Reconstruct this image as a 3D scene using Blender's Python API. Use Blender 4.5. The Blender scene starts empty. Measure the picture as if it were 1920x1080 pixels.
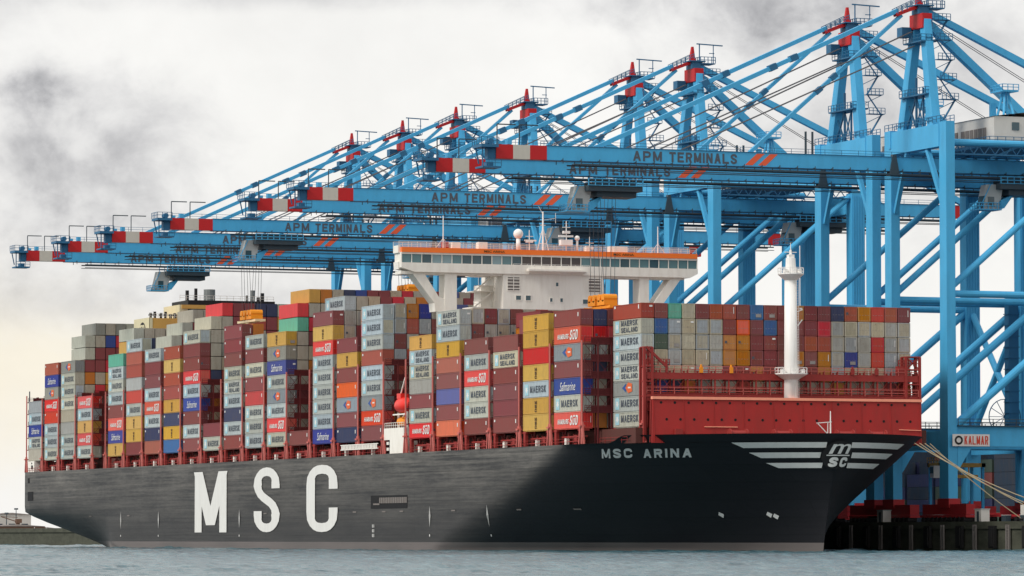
import bpy, bmesh, math, random
from mathutils import Vector, Matrix
random.seed(7)
S = bpy.context.scene
COL = S.collection
R = math.radians
PI = math.pi
# ------------------------------------------------------------------ camera
cam = bpy.data.cameras.new('camera')
cam.sensor_width = 36.0
cam.lens = 8532.5 * 36.0 / 1920.0
cam.clip_start = 1.0
cam.clip_end = 60000.0
camo = bpy.data.objects.new('camera', cam)
COL.objects.link(camo)
yaw, pit = 2.77445, 0.05475
camo.location = (703.01, -288.486, 2.439)
fwd = Vector((math.cos(pit)*math.cos(yaw), math.cos(pit)*math.sin(yaw), math.sin(pit)))
camo.rotation_euler = fwd.to_track_quat('-Z', 'Y').to_euler()
S.camera = camo
S.render.resolution_x = 1024
S.render.resolution_y = 576
S.view_settings.view_transform = 'Standard'
S.view_settings.look = 'None'
S.view_settings.exposure = 0.15
S.view_settings.gamma = 1.0
# ------------------------------------------------------------------ world
SUN_AZ = yaw + R(122)          # to the left of the view, a little in front of the ship
SUN_EL = R(42)
W = bpy.data.worlds.new('World')
S.world = W
W.use_nodes = True
nt = W.node_tree
nt.nodes.clear()
def N(t, tree=None):
    return (tree or nt).nodes.new(t)
def LK(a, b, tree=None):
    (tree or nt).links.new(a, b)
out = N('ShaderNodeOutputWorld')
bgs = N('ShaderNodeBackground'); bgc = N('ShaderNodeBackground'); mixs = N('ShaderNodeMixShader')
sky = N('ShaderNodeTexSky')
sky.sky_type = 'NISHITA'; sky.sun_disc = False
sky.sun_elevation = SUN_EL
sky.sun_rotation = PI/2 - SUN_AZ
LK(sky.outputs[0], bgs.inputs[0]); bgs.inputs[1].default_value = 0.08
tc = N('ShaderNodeTexCoord')
right = Vector((math.sin(yaw), -math.cos(yaw), 0))
def dotn(v):
    n = N('ShaderNodeVectorMath'); n.operation = 'DOT_PRODUCT'
    LK(tc.outputs['Generated'], n.inputs[0]); n.inputs[1].default_value = v
    return n.outputs['Value']
def mth(op, a, b=None, c=None, tree=None):
    n = N('ShaderNodeMath', tree); n.operation = op
    for i, v in enumerate((a, b, c)):
        if v is None: continue
        if isinstance(v, (int, float)): n.inputs[i].default_value = v
        else: LK(v, n.inputs[i], tree)
    return n.outputs[0]
az = dotn(right)
el = dotn(Vector((0, 0, 1)))
comb = N('ShaderNodeCombineXYZ'); comb.inputs[2].default_value = 0.37
LK(mth('MULTIPLY', az, 1.0), comb.inputs[0]); LK(mth('MULTIPLY', el, 1.15), comb.inputs[1])
def noise(scale, detail, rough, vec, dist=0.0):
    n = N('ShaderNodeTexNoise'); n.inputs['Scale'].default_value = scale
    n.inputs['Detail'].default_value = detail; n.inputs['Roughness'].default_value = rough
    n.inputs['Distortion'].default_value = dist
    LK(vec, n.inputs['Vector']); return n.outputs['Fac']
n1 = noise(22, 8, 0.58, comb.outputs[0], 0.5)
n2 = noise(60, 9, 0.6, comb.outputs[0], 0.6)
n3 = noise(9, 4, 0.5, comb.outputs[0], 0.2)
def blob(ca, ce, sa, se, amp, rag=1.0):
    # cloud bank centred at one bearing and height above the horizon, with a ragged edge
    dx = mth('DIVIDE', mth('SUBTRACT', az, ca), sa)
    dy = mth('DIVIDE', mth('SUBTRACT', el, ce), se)
    d = mth('SQRT', mth('ADD', mth('MULTIPLY', dx, dx), mth('MULTIPLY', dy, dy)))
    d = mth('ADD', d, mth('MULTIPLY', mth('SUBTRACT', n2, 0.5), 2.2*rag))
    d = mth('ADD', d, mth('MULTIPLY', mth('SUBTRACT', n1, 0.5), 2.2*rag))
    m = N('ShaderNodeMapRange'); m.interpolation_type = 'SMOOTHSTEP'
    LK(d, m.inputs[0]); m.inputs[1].default_value = 0.15; m.inputs[2].default_value = 1.3
    m.inputs[3].default_value = amp; m.inputs[4].default_value = 0.0
    return m.outputs[0]
def smooth(v, a, b):
    m = N('ShaderNodeMapRange'); m.interpolation_type = 'SMOOTHSTEP'; LK(v, m.inputs[0])
    m.inputs[1].default_value = a; m.inputs[2].default_value = b; return m.outputs[0]
n4 = noise(46, 8, 0.55, comb.outputs[0], 0.25)
n5 = noise(120, 6, 0.6, comb.outputs[0], 0.2)
mixn = mth('ADD', mth('MULTIPLY', n1, 0.34), mth('ADD', mth('MULTIPLY', n4, 0.46), mth('MULTIPLY', n5, 0.20)))
puff = mth('ADD', 0.34, mth('MULTIPLY', smooth(mixn, 0.38, 0.62), 0.75))
dark = blob(-0.092, 0.081, 0.030, 0.022, 0.40, .42)
for a_ in ((-0.104, 0.0985, 0.008, 0.0055, 0.30, .5), (-0.112, 0.090, 0.020, 0.014, 0.16, .4), (-0.105, 0.064, 0.05, 0.010, 0.22, .4),
           (-0.06, 0.1195, 0.07, 0.0045, 0.22, .4), (0.055, 0.118, 0.034, 0.011, 0.32, .5), (0.085, 0.095, 0.06, 0.034, 0.30, .4),
           (-0.07, 0.052, 0.07, 0.008, 0.22, .4), (0.02, 0.118, 0.03, 0.006, 0.16, .5), (-0.12, 0.115, 0.02, 0.02, 0.16, .4)):
    dark = mth('ADD', dark, blob(*a_))
dark = mth('MULTIPLY', dark, puff)
tint = mth('MINIMUM', mth('MULTIPLY', dark, 1.8), 1.0)
dark = mth('ADD', dark, mth('MULTIPLY', mth('SUBTRACT', mixn, 0.46), 0.22))
dark = mth('ADD', dark, mth('MULTIPLY', mth('SUBTRACT', n3, 0.48), 0.20))
brt = mth('MAXIMUM', mth('SUBTRACT', 0.92, dark), 0.25)
# creamy light near the left horizon
warm = blob(-0.115, 0.036, 0.05, 0.024, 1.0, 0.4)
rgb1 = N('ShaderNodeMix'); rgb1.data_type = 'RGBA'
LK(warm, rgb1.inputs[0])
rgb1.inputs[6].default_value = (1.0, 0.985, 0.955, 1)
rgb1.inputs[7].default_value = (1.0, 0.93, 0.79, 1)
rgb2 = N('ShaderNodeMix'); rgb2.data_type = 'RGBA'; LK(tint, rgb2.inputs[0]); LK(rgb1.outputs[2], rgb2.inputs[6]); rgb2.inputs[7].default_value = (0.97, 0.955, 0.99, 1)
vm = N('ShaderNodeVectorMath'); vm.operation = 'SCALE'
LK(rgb2.outputs[2], vm.inputs[0]); LK(brt, vm.inputs[3])
LK(vm.outputs[0], bgc.inputs[0]); bgc.inputs[1].default_value = 1.0
mixs.inputs[0].default_value = 0.93
LK(bgs.outputs[0], mixs.inputs[1]); LK(bgc.outputs[0], mixs.inputs[2]); LK(mixs.outputs[0], out.inputs[0])
# ------------------------------------------------------------------ sun (soft, through cloud)
sl = bpy.data.lights.new('sun', 'SUN'); sl.energy = 2.1; sl.angle = R(14); sl.color = (1.0, 0.95, 0.88)
slo = bpy.data.objects.new('sun', sl); COL.objects.link(slo)
sd = Vector((math.cos(SUN_EL)*math.cos(SUN_AZ), math.cos(SUN_EL)*math.sin(SUN_AZ), math.sin(SUN_EL)))
slo.rotation_euler = (-sd).to_track_quat('-Z', 'Y').to_euler()

# ------------------------------------------------------------------ materials
def srgb(r, g, b):
    f = lambda c: ((c/255.0)/12.92) if c/255.0 <= 0.04045 else (((c/255.0)+0.055)/1.055)**2.4
    return (f(r), f(g), f(b), 1.0)
MATS = {}
def paint(name, col, rough=0.55, dirt=0.25, dirtcol=(0.10, 0.07, 0.05), scale=(0.35, 0.35, 0.08), vary=0.0, metal=0.0, rust=0.0, bump=0.0, tint=0.0):
    m = bpy.data.materials.new(name); m.use_nodes = True
    t = m.node_tree; b = t.nodes['Principled BSDF']
    b.inputs['Roughness'].default_value = rough
    b.inputs['Metallic'].default_value = metal
    b.inputs['Specular IOR Level'].default_value = 0.22 if rough > 0.3 else 0.5
    tcn = N('ShaderNodeTexCoord', t); mp = N('ShaderNodeMapping', t)
    oi = N('ShaderNodeObjectInfo', t)
    ad = N('ShaderNodeVectorMath', t); ad.operation = 'ADD'
    sc = N('ShaderNodeVectorMath', t); sc.operation = 'SCALE'
    cx = N('ShaderNodeCombineXYZ', t)
    for i in range(3): LK(oi.outputs['Random'], cx.inputs[i], t)
    LK(cx.outputs[0], sc.inputs[0], t); sc.inputs[3].default_value = 97.0
    LK(tcn.outputs['Object'], ad.inputs[0], t); LK(sc.outputs[0], ad.inputs[1], t)
    mp.inputs['Scale'].default_value = scale
    LK(ad.outputs[0], mp.inputs[0], t)
    nz = N('ShaderNodeTexNoise', t); nz.inputs['Scale'].default_value = 3.0
    nz.inputs['Detail'].default_value = 6; nz.inputs['Roughness'].default_value = 0.65
    LK(mp.outputs[0], nz.inputs['Vector'], t)
    rp = N('ShaderNodeMapRange', t)
    LK(nz.outputs['Fac'], rp.inputs[0], t)
    rp.inputs[1].default_value = 0.42; rp.inputs[2].default_value = 0.78
    rp.inputs[3].default_value = 0.0; rp.inputs[4].default_value = dirt
    mx = N('ShaderNodeMix', t); mx.data_type = 'RGBA'
    LK(rp.outputs[0], mx.inputs[0], t)
    mx.inputs[6].default_value = col; mx.inputs[7].default_value = (*dirtcol, 1)
    last = mx.outputs[2]
    if rust > 0:
        nr = N('ShaderNodeTexNoise', t); nr.inputs['Scale'].default_value = 2.3
        nr.inputs['Detail'].default_value = 4; nr.inputs['Roughness'].default_value = 0.7
        LK(ad.outputs[0], nr.inputs['Vector'], t)
        r2 = N('ShaderNodeMapRange', t); LK(nr.outputs['Fac'], r2.inputs[0], t)
        r2.inputs[1].default_value = 0.60; r2.inputs[2].default_value = 0.72
        r2.inputs[3].default_value = 0; r2.inputs[4].default_value = rust
        m2 = N('ShaderNodeMix', t); m2.data_type = 'RGBA'
        LK(r2.outputs[0], m2.inputs[0], t); LK(last, m2.inputs[6], t)
        m2.inputs[7].default_value = (0.16, 0.075, 0.045, 1)
        last = m2.outputs[2]
    if vary > 0:
        hs = N('ShaderNodeHueSaturation', t)
        LK(last, hs.inputs['Color'], t)
        LK(mth('ADD', 0.5 - vary*0.04, mth('MULTIPLY', oi.outputs['Random'], vary*0.08, tree=t), tree=t), hs.inputs['Hue'], t)
        LK(mth('ADD', 1 - vary*0.45, mth('MULTIPLY', mth('FRACT', mth('MULTIPLY', oi.outputs['Random'], 7.31, tree=t), tree=t), vary*0.9, tree=t), tree=t), hs.inputs['Value'], t)
        LK(mth('ADD', 1 - vary*0.5, mth('MULTIPLY', mth('FRACT', mth('MULTIPLY', oi.outputs['Random'], 13.7, tree=t), tree=t), vary*0.8, tree=t), tree=t), hs.inputs['Saturation'], t)
        last = hs.outputs[0]
    if tint > 0:
        tm = N('ShaderNodeMix', t); tm.data_type = 'RGBA'
        LK(mth('FRACT', mth('MULTIPLY', oi.outputs['Random'], 29.3, tree=t), tree=t), tm.inputs[0], t)
        tm.inputs[6].default_value = (1+tint*.45, 1.0, 1-tint, 1); tm.inputs[7].default_value = (1-tint*.5, 1.0, 1+tint*.55, 1)
        mm = N('ShaderNodeMix', t); mm.data_type = 'RGBA'; mm.blend_type = 'MULTIPLY'; mm.inputs[0].default_value = 1.0
        LK(last, mm.inputs[6], t); LK(tm.outputs[2], mm.inputs[7], t); last = mm.outputs[2]
    LK(last, b.inputs['Base Color'], t)
    if bump > 0:
        bp = N('ShaderNodeBump', t); bp.inputs['Strength'].default_value = bump; bp.inputs['Distance'].default_value = 0.1
        LK(nz.outputs['Fac'], bp.inputs['Height'], t); LK(bp.outputs[0], b.inputs['Normal'], t)
    MATS[name] = m
    return m
# container paints, by one-letter code
CP = {
 'M': ('light grey', (0.42, 0.455, 0.46, 1)), 'R': ('pale grey', (0.47, 0.475, 0.44, 1)),
 'g': ('grey', (0.38, 0.375, 0.365, 1)), 'w': ('cream grey', (0.46, 0.405, 0.30, 1)),
 'c': ('mid grey', (0.25, 0.27, 0.29, 1)),
 'r': ('maroon', (0.23, 0.058, 0.060, 1)), 'o': ('rust red', (0.37, 0.085, 0.055, 1)),
 'e': ('orange red', (0.66, 0.10, 0.045, 1)), 'H': ('bright red', (0.66, 0.070, 0.050, 1)),
 'd': ('red', (0.52, 0.035, 0.035, 1)), 'Y': ('yellow', (0.56, 0.34, 0.075, 1)),
 'y': ('orange yellow', (0.47, 0.185, 0.03, 1)),
 'B': ('deep blue', (0.035, 0.06, 0.30, 1)), 'l': ('bright blue', (0.035, 0.125, 0.33, 1)),
 'b': ('navy blue', (0.04, 0.052, 0.12, 1)), 's': ('slate blue', (0.09, 0.11, 0.32, 1)),
 't': ('teal green', (0.12, 0.42, 0.32, 1)), 'k': ('dark green', (0.07, 0.10, 0.075, 1)),
}
for k, (nm, c) in CP.items():
    paint('container_' + nm.replace(' ', '_'), c, 0.6, 0.34 if k in 'MRgwct' else 0.26, (0.14, 0.10, 0.075), (0.5, 0.5, 0.14), 0.30 if k in 'Mgwc' else 0.22, rust=0.6 if k in 'gwc' else 0.38, tint=0.22 if k in 'MRgc' else 0.06)
def CM(k): return MATS['container_' + CP[k][0].replace(' ', '_')]
paint('letter_dark', (0.08, 0.095, 0.12, 1), 0.6, 0.15)
paint('mark_grey', (0.42, 0.42, 0.41, 1), 0.6, 0.3)
paint('letter_white', (0.72, 0.72, 0.70, 1), 0.6, 0.1)
paint('letter_brown', (0.10, 0.055, 0.02, 1), 0.6, 0.1)
paint('logo_sky', (0.34, 0.58, 0.66, 1), 0.6, 0.1)
paint('logo_orange', (0.70, 0.14, 0.05, 1), 0.6, 0.1)
paint('logo_blue', (0.04, 0.10, 0.30, 1), 0.6, 0.1)
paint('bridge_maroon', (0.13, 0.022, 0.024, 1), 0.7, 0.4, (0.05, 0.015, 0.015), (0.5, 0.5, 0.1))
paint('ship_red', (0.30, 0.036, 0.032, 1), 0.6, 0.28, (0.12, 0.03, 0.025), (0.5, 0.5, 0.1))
paint('breakwater_red', (0.36, 0.026, 0.024, 1), 0.6, 0.5, (0.17, 0.03, 0.025), (0.3, 0.12, 0.04), rust=0.25)
paint('rail_salmon', (0.95, 0.36, 0.24, 1), 0.5, 0.1)
paint('post_light_red', (0.55, 0.14, 0.12, 1), 0.5, 0.1)
paint('deck_brown', (0.10, 0.035, 0.03, 1), 0.8, 0.3)
paint('ship_white', (0.85, 0.82, 0.76, 1), 0.5, 0.28, (0.45, 0.38, 0.30), (0.3, 0.3, 0.06))
paint('mast_white', (0.84, 0.83, 0.81, 1), 0.5, 0.3, (0.45, 0.40, 0.33), (0.6, 0.6, 0.05))
paint('bridge_orange', (0.92, 0.20, 0.035, 1), 0.5, 0.05)
paint('glass_dark', (0.045, 0.09, 0.11, 1), 0.12, 0.0)
paint('glass_teal', (0.10, 0.20, 0.22, 1), 0.12, 0.0)  # sky reflection in the panes put into this teal
paint('glass_pale', (0.20, 0.30, 0.33, 1), 0.12, 0.0)  # brighter sky reflection put into the pane colour
paint('glass_brown', (0.07, 0.055, 0.05, 1), 0.2, 0.0)
paint('door_bar', (0.30, 0.28, 0.27, 1), 0.5, 0.3)
paint('black_void', (0.012, 0.012, 0.014, 1), 0.7, 0.0)
paint('grille_grey', (0.20, 0.18, 0.17, 1), 0.7, 0.3)
paint('buff', (0.62, 0.36, 0.10, 1), 0.6, 0.12)
paint('cream', (0.66, 0.60, 0.40, 1), 0.6, 0.12)
paint('soot_black', (0.02, 0.02, 0.022, 1), 0.6, 0.1)
paint('drum_grey', (0.22, 0.24, 0.24, 1), 0.6, 0.2)
paint('lifeboat_red', (0.78, 0.04, 0.03, 1), 0.35, 0.05)
paint('spreader_orange', (0.85, 0.30, 0.02, 1), 0.5, 0.1)
paint('spreader_cream', (0.75, 0.62, 0.40, 1), 0.5, 0.1)
paint('crane_blue', (0.07, 0.395, 0.69, 1), 0.5, 0.30, (0.04, 0.17, 0.30), (0.15, 0.15, 0.05), rust=0.18)
paint('crane_blue_dark', (0.03, 0.14, 0.27, 1), 0.5, 0.2, (0.02, 0.05, 0.08), (0.15, 0.15, 0.05))
paint('crane_red', (0.50, 0.018, 0.022, 1), 0.5, 0.08)
paint('crane_white', (0.55, 0.52, 0.46, 1), 0.5, 0.1)
paint('crane_red_dull', (0.34, 0.02, 0.025, 1), 0.5, 0.2)
paint('slash_orange', (0.76, 0.12, 0.05, 1), 0.5, 0.05)
paint('steel_dark', (0.045, 0.07, 0.09, 1), 0.5, 0.2, metal=0.2)
paint('cable', (0.10, 0.10, 0.11, 1), 0.6, 0.0)
paint('cab_grey', (0.42, 0.45, 0.45, 1), 0.4, 0.1)
paint('house_white', (0.62, 0.60, 0.56, 1), 0.5, 0.12)
paint('rope', (0.32, 0.26, 0.17, 1), 0.8, 0.1)
paint('sign_white', (0.7, 0.68, 0.66, 1), 0.5, 0.05)
paint('sign_red', (0.62, 0.06, 0.03, 1), 0.5, 0.05)
paint('quay_concrete', (0.075, 0.078, 0.058, 1), 0.85, 0.75, (0.02, 0.022, 0.016), (0.12, 0.12, 0.3), bump=0.3)
paint('quay_ground', (0.10, 0.10, 0.10, 1), 0.9, 0.4)
paint('rubber', (0.015, 0.015, 0.016, 1), 0.7, 0.1)
paint('tank_rust', (0.17, 0.10, 0.07, 1), 0.8, 0.3)
paint('rock', (0.14, 0.14, 0.12, 1), 0.9, 0.6, (0.28, 0.28, 0.25), (0.08, 0.08, 0.3))
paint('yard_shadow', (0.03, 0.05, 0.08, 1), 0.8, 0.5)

def hull_material():
    m = bpy.data.materials.new('hull_paint'); m.use_nodes = True
    t = m.node_tree; b = t.nodes['Principled BSDF']
    tcn = N('ShaderNodeTexCoord', t); sp = N('ShaderNodeSeparateXYZ', t)
    LK(tcn.outputs['Object'], sp.inputs[0], t)
    def nz(scale, det, rough, vs):
        mp = N('ShaderNodeMapping', t); mp.inputs['Scale'].default_value = vs
        LK(tcn.outputs['Object'], mp.inputs[0], t)
        n = N('ShaderNodeTexNoise', t); n.inputs['Scale'].default_value = scale
        n.inputs['Detail'].default_value = det; n.inputs['Roughness'].default_value = rough
        LK(mp.outputs[0], n.inputs['Vector'], t); return n.outputs['Fac']
    streak = nz(1.0, 6, 0.65, (0.022, 0.05, 1.5))
    patch = nz(1.0, 6, 0.6, (0.05, 0.05, 0.22))
    fine = nz(1.0, 5, 0.7, (0.30, 0.3, 2.6))
    # scuffed, worn parallel body; shade of the bow flare painted in as darker colour
    bow = N('ShaderNodeMapRange', t); bow.interpolation_type = 'SMOOTHSTEP'
    # boundary slopes forward with height
    LK(mth('SUBTRACT', sp.outputs[0], mth('MULTIPLY', sp.outputs[2], 2.9, tree=t), tree=t), bow.inputs[0], t)
    bow.inputs[1].default_value = -78; bow.inputs[2].default_value = -66
    bow.inputs[3].default_value = 1; bow.inputs[4].default_value = 0
    wear = mth('MULTIPLY', mth('ADD', mth('MULTIPLY', streak, 1.1, tree=t), mth('ADD', mth('MULTIPLY', patch, 0.6, tree=t), mth('MULTIPLY', fine, 0.5, tree=t), tree=t), tree=t), 0.62, tree=t)
    wr = N('ShaderNodeMapRange', t); LK(wear, wr.inputs[0], t)
    wr.inputs[1].default_value = 0.56; wr.inputs[2].default_value = 0.86
    wr.inputs[3].default_value = 0.0; wr.inputs[4].default_value = 1.0
    # colour lightens towards the top of the side
    hi = N('ShaderNodeMapRange', t); LK(sp.outputs[2], hi.inputs[0], t)
    hi.inputs[1].default_value = 4; hi.inputs[2].default_value = 18
    hi.inputs[3].default_value = 0.15; hi.inputs[4].default_value = 1.0
    amt = mth('MULTIPLY', mth('MULTIPLY', wr.outputs[0], hi.outputs[0], tree=t), bow.outputs[0], tree=t)
    mx = N('ShaderNodeMix', t); mx.data_type = 'RGBA'; LK(amt, mx.inputs[0], t)
    mx.inputs[6].default_value = (0.019, 0.019, 0.021, 1); mx.inputs[7].default_value = (0.165, 0.155, 0.140, 1)
    mb = N('ShaderNodeMix', t); mb.data_type = 'RGBA'; LK(bow.outputs[0], mb.inputs[0], t)
    mb.inputs[6].default_value = (0.011, 0.011, 0.014, 1); LK(mx.outputs[2], mb.inputs[7], t)
    # plate seams
    cs = N('ShaderNodeCombineXYZ', t); LK(sp.outputs[0], cs.inputs[0], t); LK(sp.outputs[2], cs.inputs[1], t)
    bk = N('ShaderNodeTexBrick', t); LK(cs.outputs[0], bk.inputs['Vector'], t)
    bk.inputs['Scale'].default_value = 1.0; bk.inputs['Brick Width'].default_value = 12.0; bk.inputs['Row Height'].default_value = 2.9
    bk.inputs['Mortar Size'].default_value = 0.05; bk.inputs['Mortar Smooth'].default_value = 0.3
    bk.inputs['Color1'].default_value = (0.92, 0.92, 0.92, 1); bk.inputs['Color2'].default_value = (1.1, 1.1, 1.1, 1); bk.inputs['Mortar'].default_value = (0.62, 0.6, 0.58, 1)
    ml = N('ShaderNodeMix', t); ml.data_type = 'RGBA'; ml.blend_type = 'MULTIPLY'; ml.inputs[0].default_value = 1.0
    LK(mb.outputs[2], ml.inputs[6], t); LK(bk.outputs['Color'], ml.inputs[7], t); mb = ml
    # boot-top band at the waterline
    bt = mth('LESS_THAN', sp.outputs[2], 1.55, tree=t)
    bc = N('ShaderNodeMix', t); bc.data_type = 'RGBA'; LK(patch, bc.inputs[0], t)
    bc.inputs[6].default_value = (0.075, 0.07, 0.068, 1); bc.inputs[7].default_value = (0.17, 0.145, 0.14, 1)
    fin = N('ShaderNodeMix', t); fin.data_type = 'RGBA'; LK(bt, fin.inputs[0], t)
    LK(mb.outputs[2], fin.inputs[6], t); LK(bc.outputs[2], fin.inputs[7], t)
    LK(fin.outputs[2], b.inputs['Base Color'], t)
    b.inputs['Roughness'].default_value = 0.5
    b.inputs['Specular IOR Level'].default_value = 0.28
    bp = N('ShaderNodeBump', t); bp.inputs['Strength'].default_value = 0.25; bp.inputs['Distance'].default_value = 0.15
    LK(streak, bp.inputs['Height'], t); LK(bp.outputs[0], b.inputs['Normal'], t)
    MATS['hull_paint'] = m
hull_material()

def water_material():
    m = bpy.data.materials.new('water'); m.use_nodes = True
    t = m.node_tree; b = t.nodes['Principled BSDF']
    tcn = N('ShaderNodeTexCoord', t)
    mp = N('ShaderNodeMapping', t); mp.inputs['Rotation'].default_value = (0, 0, -yaw); mp.inputs['Scale'].default_value = (0.30, 1.0, 1.0)
    LK(tcn.outputs['Object'], mp.inputs[0], t)
    n = N('ShaderNodeTexNoise', t); n.inputs['Scale'].default_value = 0.45; n.inputs['Detail'].default_value = 6
    n.inputs['Roughness'].default_value = 0.65; LK(mp.outputs[0], n.inputs['Vector'], t)
    n2_ = N('ShaderNodeTexNoise', t); n2_.inputs['Scale'].default_value = 0.05; n2_.inputs['Detail'].default_value = 4
    LK(mp.outputs[0], n2_.inputs['Vector'], t)
    bp = N('ShaderNodeBump', t); bp.inputs['Strength'].default_value = 1.0; bp.inputs['Distance'].default_value = 0.9
    LK(mth('ADD', n.outputs['Fac'], mth('MULTIPLY', n2_.outputs['Fac'], 1.5, tree=t), tree=t), bp.inputs['Height'], t)
    LK(bp.outputs[0], b.inputs['Normal'], t)
    cr = N('ShaderNodeMix', t); cr.data_type = 'RGBA'
    r = N('ShaderNodeMapRange', t); LK(n.outputs['Fac'], r.inputs[0], t)
    r.inputs[1].default_value = 0.35; r.inputs[2].default_value = 0.68
    LK(r.outputs[0], cr.inputs[0], t)
    cr.inputs[6].default_value = (0.015, 0.06, 0.085, 1); cr.inputs[7].default_value = (0.10, 0.19, 0.22, 1)
    LK(cr.outputs[2], b.inputs['Base Color'], t)
    b.inputs['Roughness'].default_value = 0.22
    b.inputs['IOR'].default_value = 1.33
    MATS['water'] = m
water_material()

# ------------------------------------------------------------------ mesh helpers
def tag(o, label=None, cat=None, group=None, kind=None):
    if label: o['label'] = label
    if cat: o['category'] = cat
    if group: o['group'] = group
    if kind: o['kind'] = kind
    return o
def empty(name, loc=(0, 0, 0), parent=None):
    o = bpy.data.objects.new(name, None); COL.objects.link(o); o.location = loc
    if parent: o.parent = parent
    return o
class MB:
    def __init__(s): s.v = []; s.f = []; s.m = []
    def quad(s, pts, mi=0):
        n = len(s.v); s.v += [tuple(p) for p in pts]; s.f.append(tuple(range(n, n+len(pts)))); s.m.append(mi)
    def box(s, a, b, mi=0):
        x0, y0, z0 = a; x1, y1, z1 = b
        n = len(s.v)
        s.v += [(x0,y0,z0),(x1,y0,z0),(x1,y1,z0),(x0,y1,z0),(x0,y0,z1),(x1,y0,z1),(x1,y1,z1),(x0,y1,z1)]
        for q in ((0,3,2,1),(4,5,6,7),(0,1,5,4),(1,2,6,5),(2,3,7,6),(3,0,4,7)):
            s.f.append(tuple(n+i for i in q)); s.m.append(mi)
        return s
    def hexa(s, bot, top, mi=0):
        n = len(s.v); s.v += [tuple(p) for p in bot] + [tuple(p) for p in top]
        for q in ((0,3,2,1),(4,5,6,7),(0,1,5,4),(1,2,6,5),(2,3,7,6),(3,0,4,7)):
            s.f.append(tuple(n+i for i in q)); s.m.append(mi)
        return s
    def bar(s, a, b, w, h=None, mi=0, up=(0, 0, 1)):
        # rectangular beam from a to b
        a = Vector(a); b = Vector(b); h = h or w
        d = (b-a).normalized(); u = Vector(up)
        if abs(d.dot(u)) > 0.98: u = Vector((1, 0, 0))
        r = d.cross(u).normalized(); u = r.cross(d).normalized()
        n = len(s.v)
        for p in (a, b):
            for sx, sy in ((-1,-1),(1,-1),(1,1),(-1,1)):
                s.v.append(tuple(p + r*(sx*w/2) + u*(sy*h/2)))
        for q in ((0,1,2,3),(7,6,5,4),(0,4,5,1),(1,5,6,2),(2,6,7,3),(3,7,4,0)):
            s.f.append(tuple(n+i for i in q)); s.m.append(mi)
        return s
    def tube(s, a, b, r0, r1=None, seg=10, mi=0, cap=True):
        a = Vector(a); b = Vector(b); r1 = r0 if r1 is None else r1
        d = (b-a).normalized(); u = Vector((0, 0, 1))
        if abs(d.dot(u)) > 0.98: u = Vector((1, 0, 0))
        r = d.cross(u).normalized(); u = r.cross(d).normalized()
        n = len(s.v)
        for p, rr in ((a, r0), (b, r1)):
            for i in range(seg):
                t = 2*PI*i/seg
                s.v.append(tuple(p + r*(rr*math.cos(t)) + u*(rr*math.sin(t))))
        for i in range(seg):
            j = (i+1) % seg
            s.f.append((n+i, n+seg+i, n+seg+j, n+j)); s.m.append(mi)
        if cap:
            s.f.append(tuple(n+i for i in range(seg))); s.m.append(mi)
            s.f.append(tuple(n+seg+i for i in reversed(range(seg)))); s.m.append(mi)
        return s
    def mesh(s, name, mats, smooth=False):
        me = bpy.data.meshes.new(name); me.from_pydata(s.v, [], s.f)
        if not isinstance(mats, (list, tuple)): mats = [mats]
        for m in mats: me.materials.append(MATS[m] if isinstance(m, str) else m)
        me.polygons.foreach_set('material_index', s.m)
        if smooth: me.polygons.foreach_set('use_smooth', [True]*len(s.f))
        bm = bmesh.new(); bm.from_mesh(me); bmesh.ops.recalc_face_normals(bm, faces=bm.faces); bm.to_mesh(me); bm.free()
        me.update(); return me
    def build(s, name, mats, parent=None, loc=(0, 0, 0), smooth=False):
        o = bpy.data.objects.new(name, s.mesh(name, mats, smooth)); COL.objects.link(o)
        o.location = loc
        if parent: o.parent = parent
        return o
def rail(mb, a, b, h=1.1, step=2.5, r=0.045, mi=0, n=2):
    a = Vector(a); b = Vector(b); L = (b-a).length; k = max(1, int(L/step))
    for i in range(k+1):
        p = a.lerp(b, i/k); mb.bar(p, p+Vector((0, 0, h)), r*2, mi=mi)
    for j in range(n):
        z = Vector((0, 0, h*(j+1)/n)); mb.bar(a+z, b+z, r*2, mi=mi)
def text_mesh(txt, bold=0.02, size=1.0, shear=0.0, spacing=1.0):
    cu = bpy.data.curves.new('text', 'FONT'); cu.body = txt; cu.size = size
    cu.offset = bold; cu.shear = shear; cu.space_character = spacing; cu.resolution_u = 3
    cu.align_x = 'CENTER'; cu.align_y = 'CENTER'
    o = bpy.data.objects.new('text', cu); COL.objects.link(o)
    dg = bpy.context.evaluated_depsgraph_get()
    me = bpy.data.meshes.new_from_object(o.evaluated_get(dg))
    bpy.data.objects.remove(o)
    xs = [v.co.x for v in me.vertices]; ys = [v.co.y for v in me.vertices]
    vs = [((v.co.x-min(xs))/(max(xs)-min(xs)), (v.co.y-min(ys))/(max(ys)-min(ys))) for v in me.vertices]
    fs = [tuple(p.vertices) for p in me.polygons]
    return vs, fs
TX = {}
def text(txt, **k):
    key = txt + str(sorted(k.items()))
    if key not in TX: TX[key] = text_mesh(txt, **k)
    return TX[key]
def add_text(mb, txt, fn, mi=0, **k):
    # fn maps the unit square of the word to 3-D
    vs, fs = text(txt, **k); n = len(mb.v)
    mb.v += [tuple(fn(x, y)) for x, y in vs]
    for f in fs: mb.f.append(tuple(n+i for i in f)); mb.m.append(mi)


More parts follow.
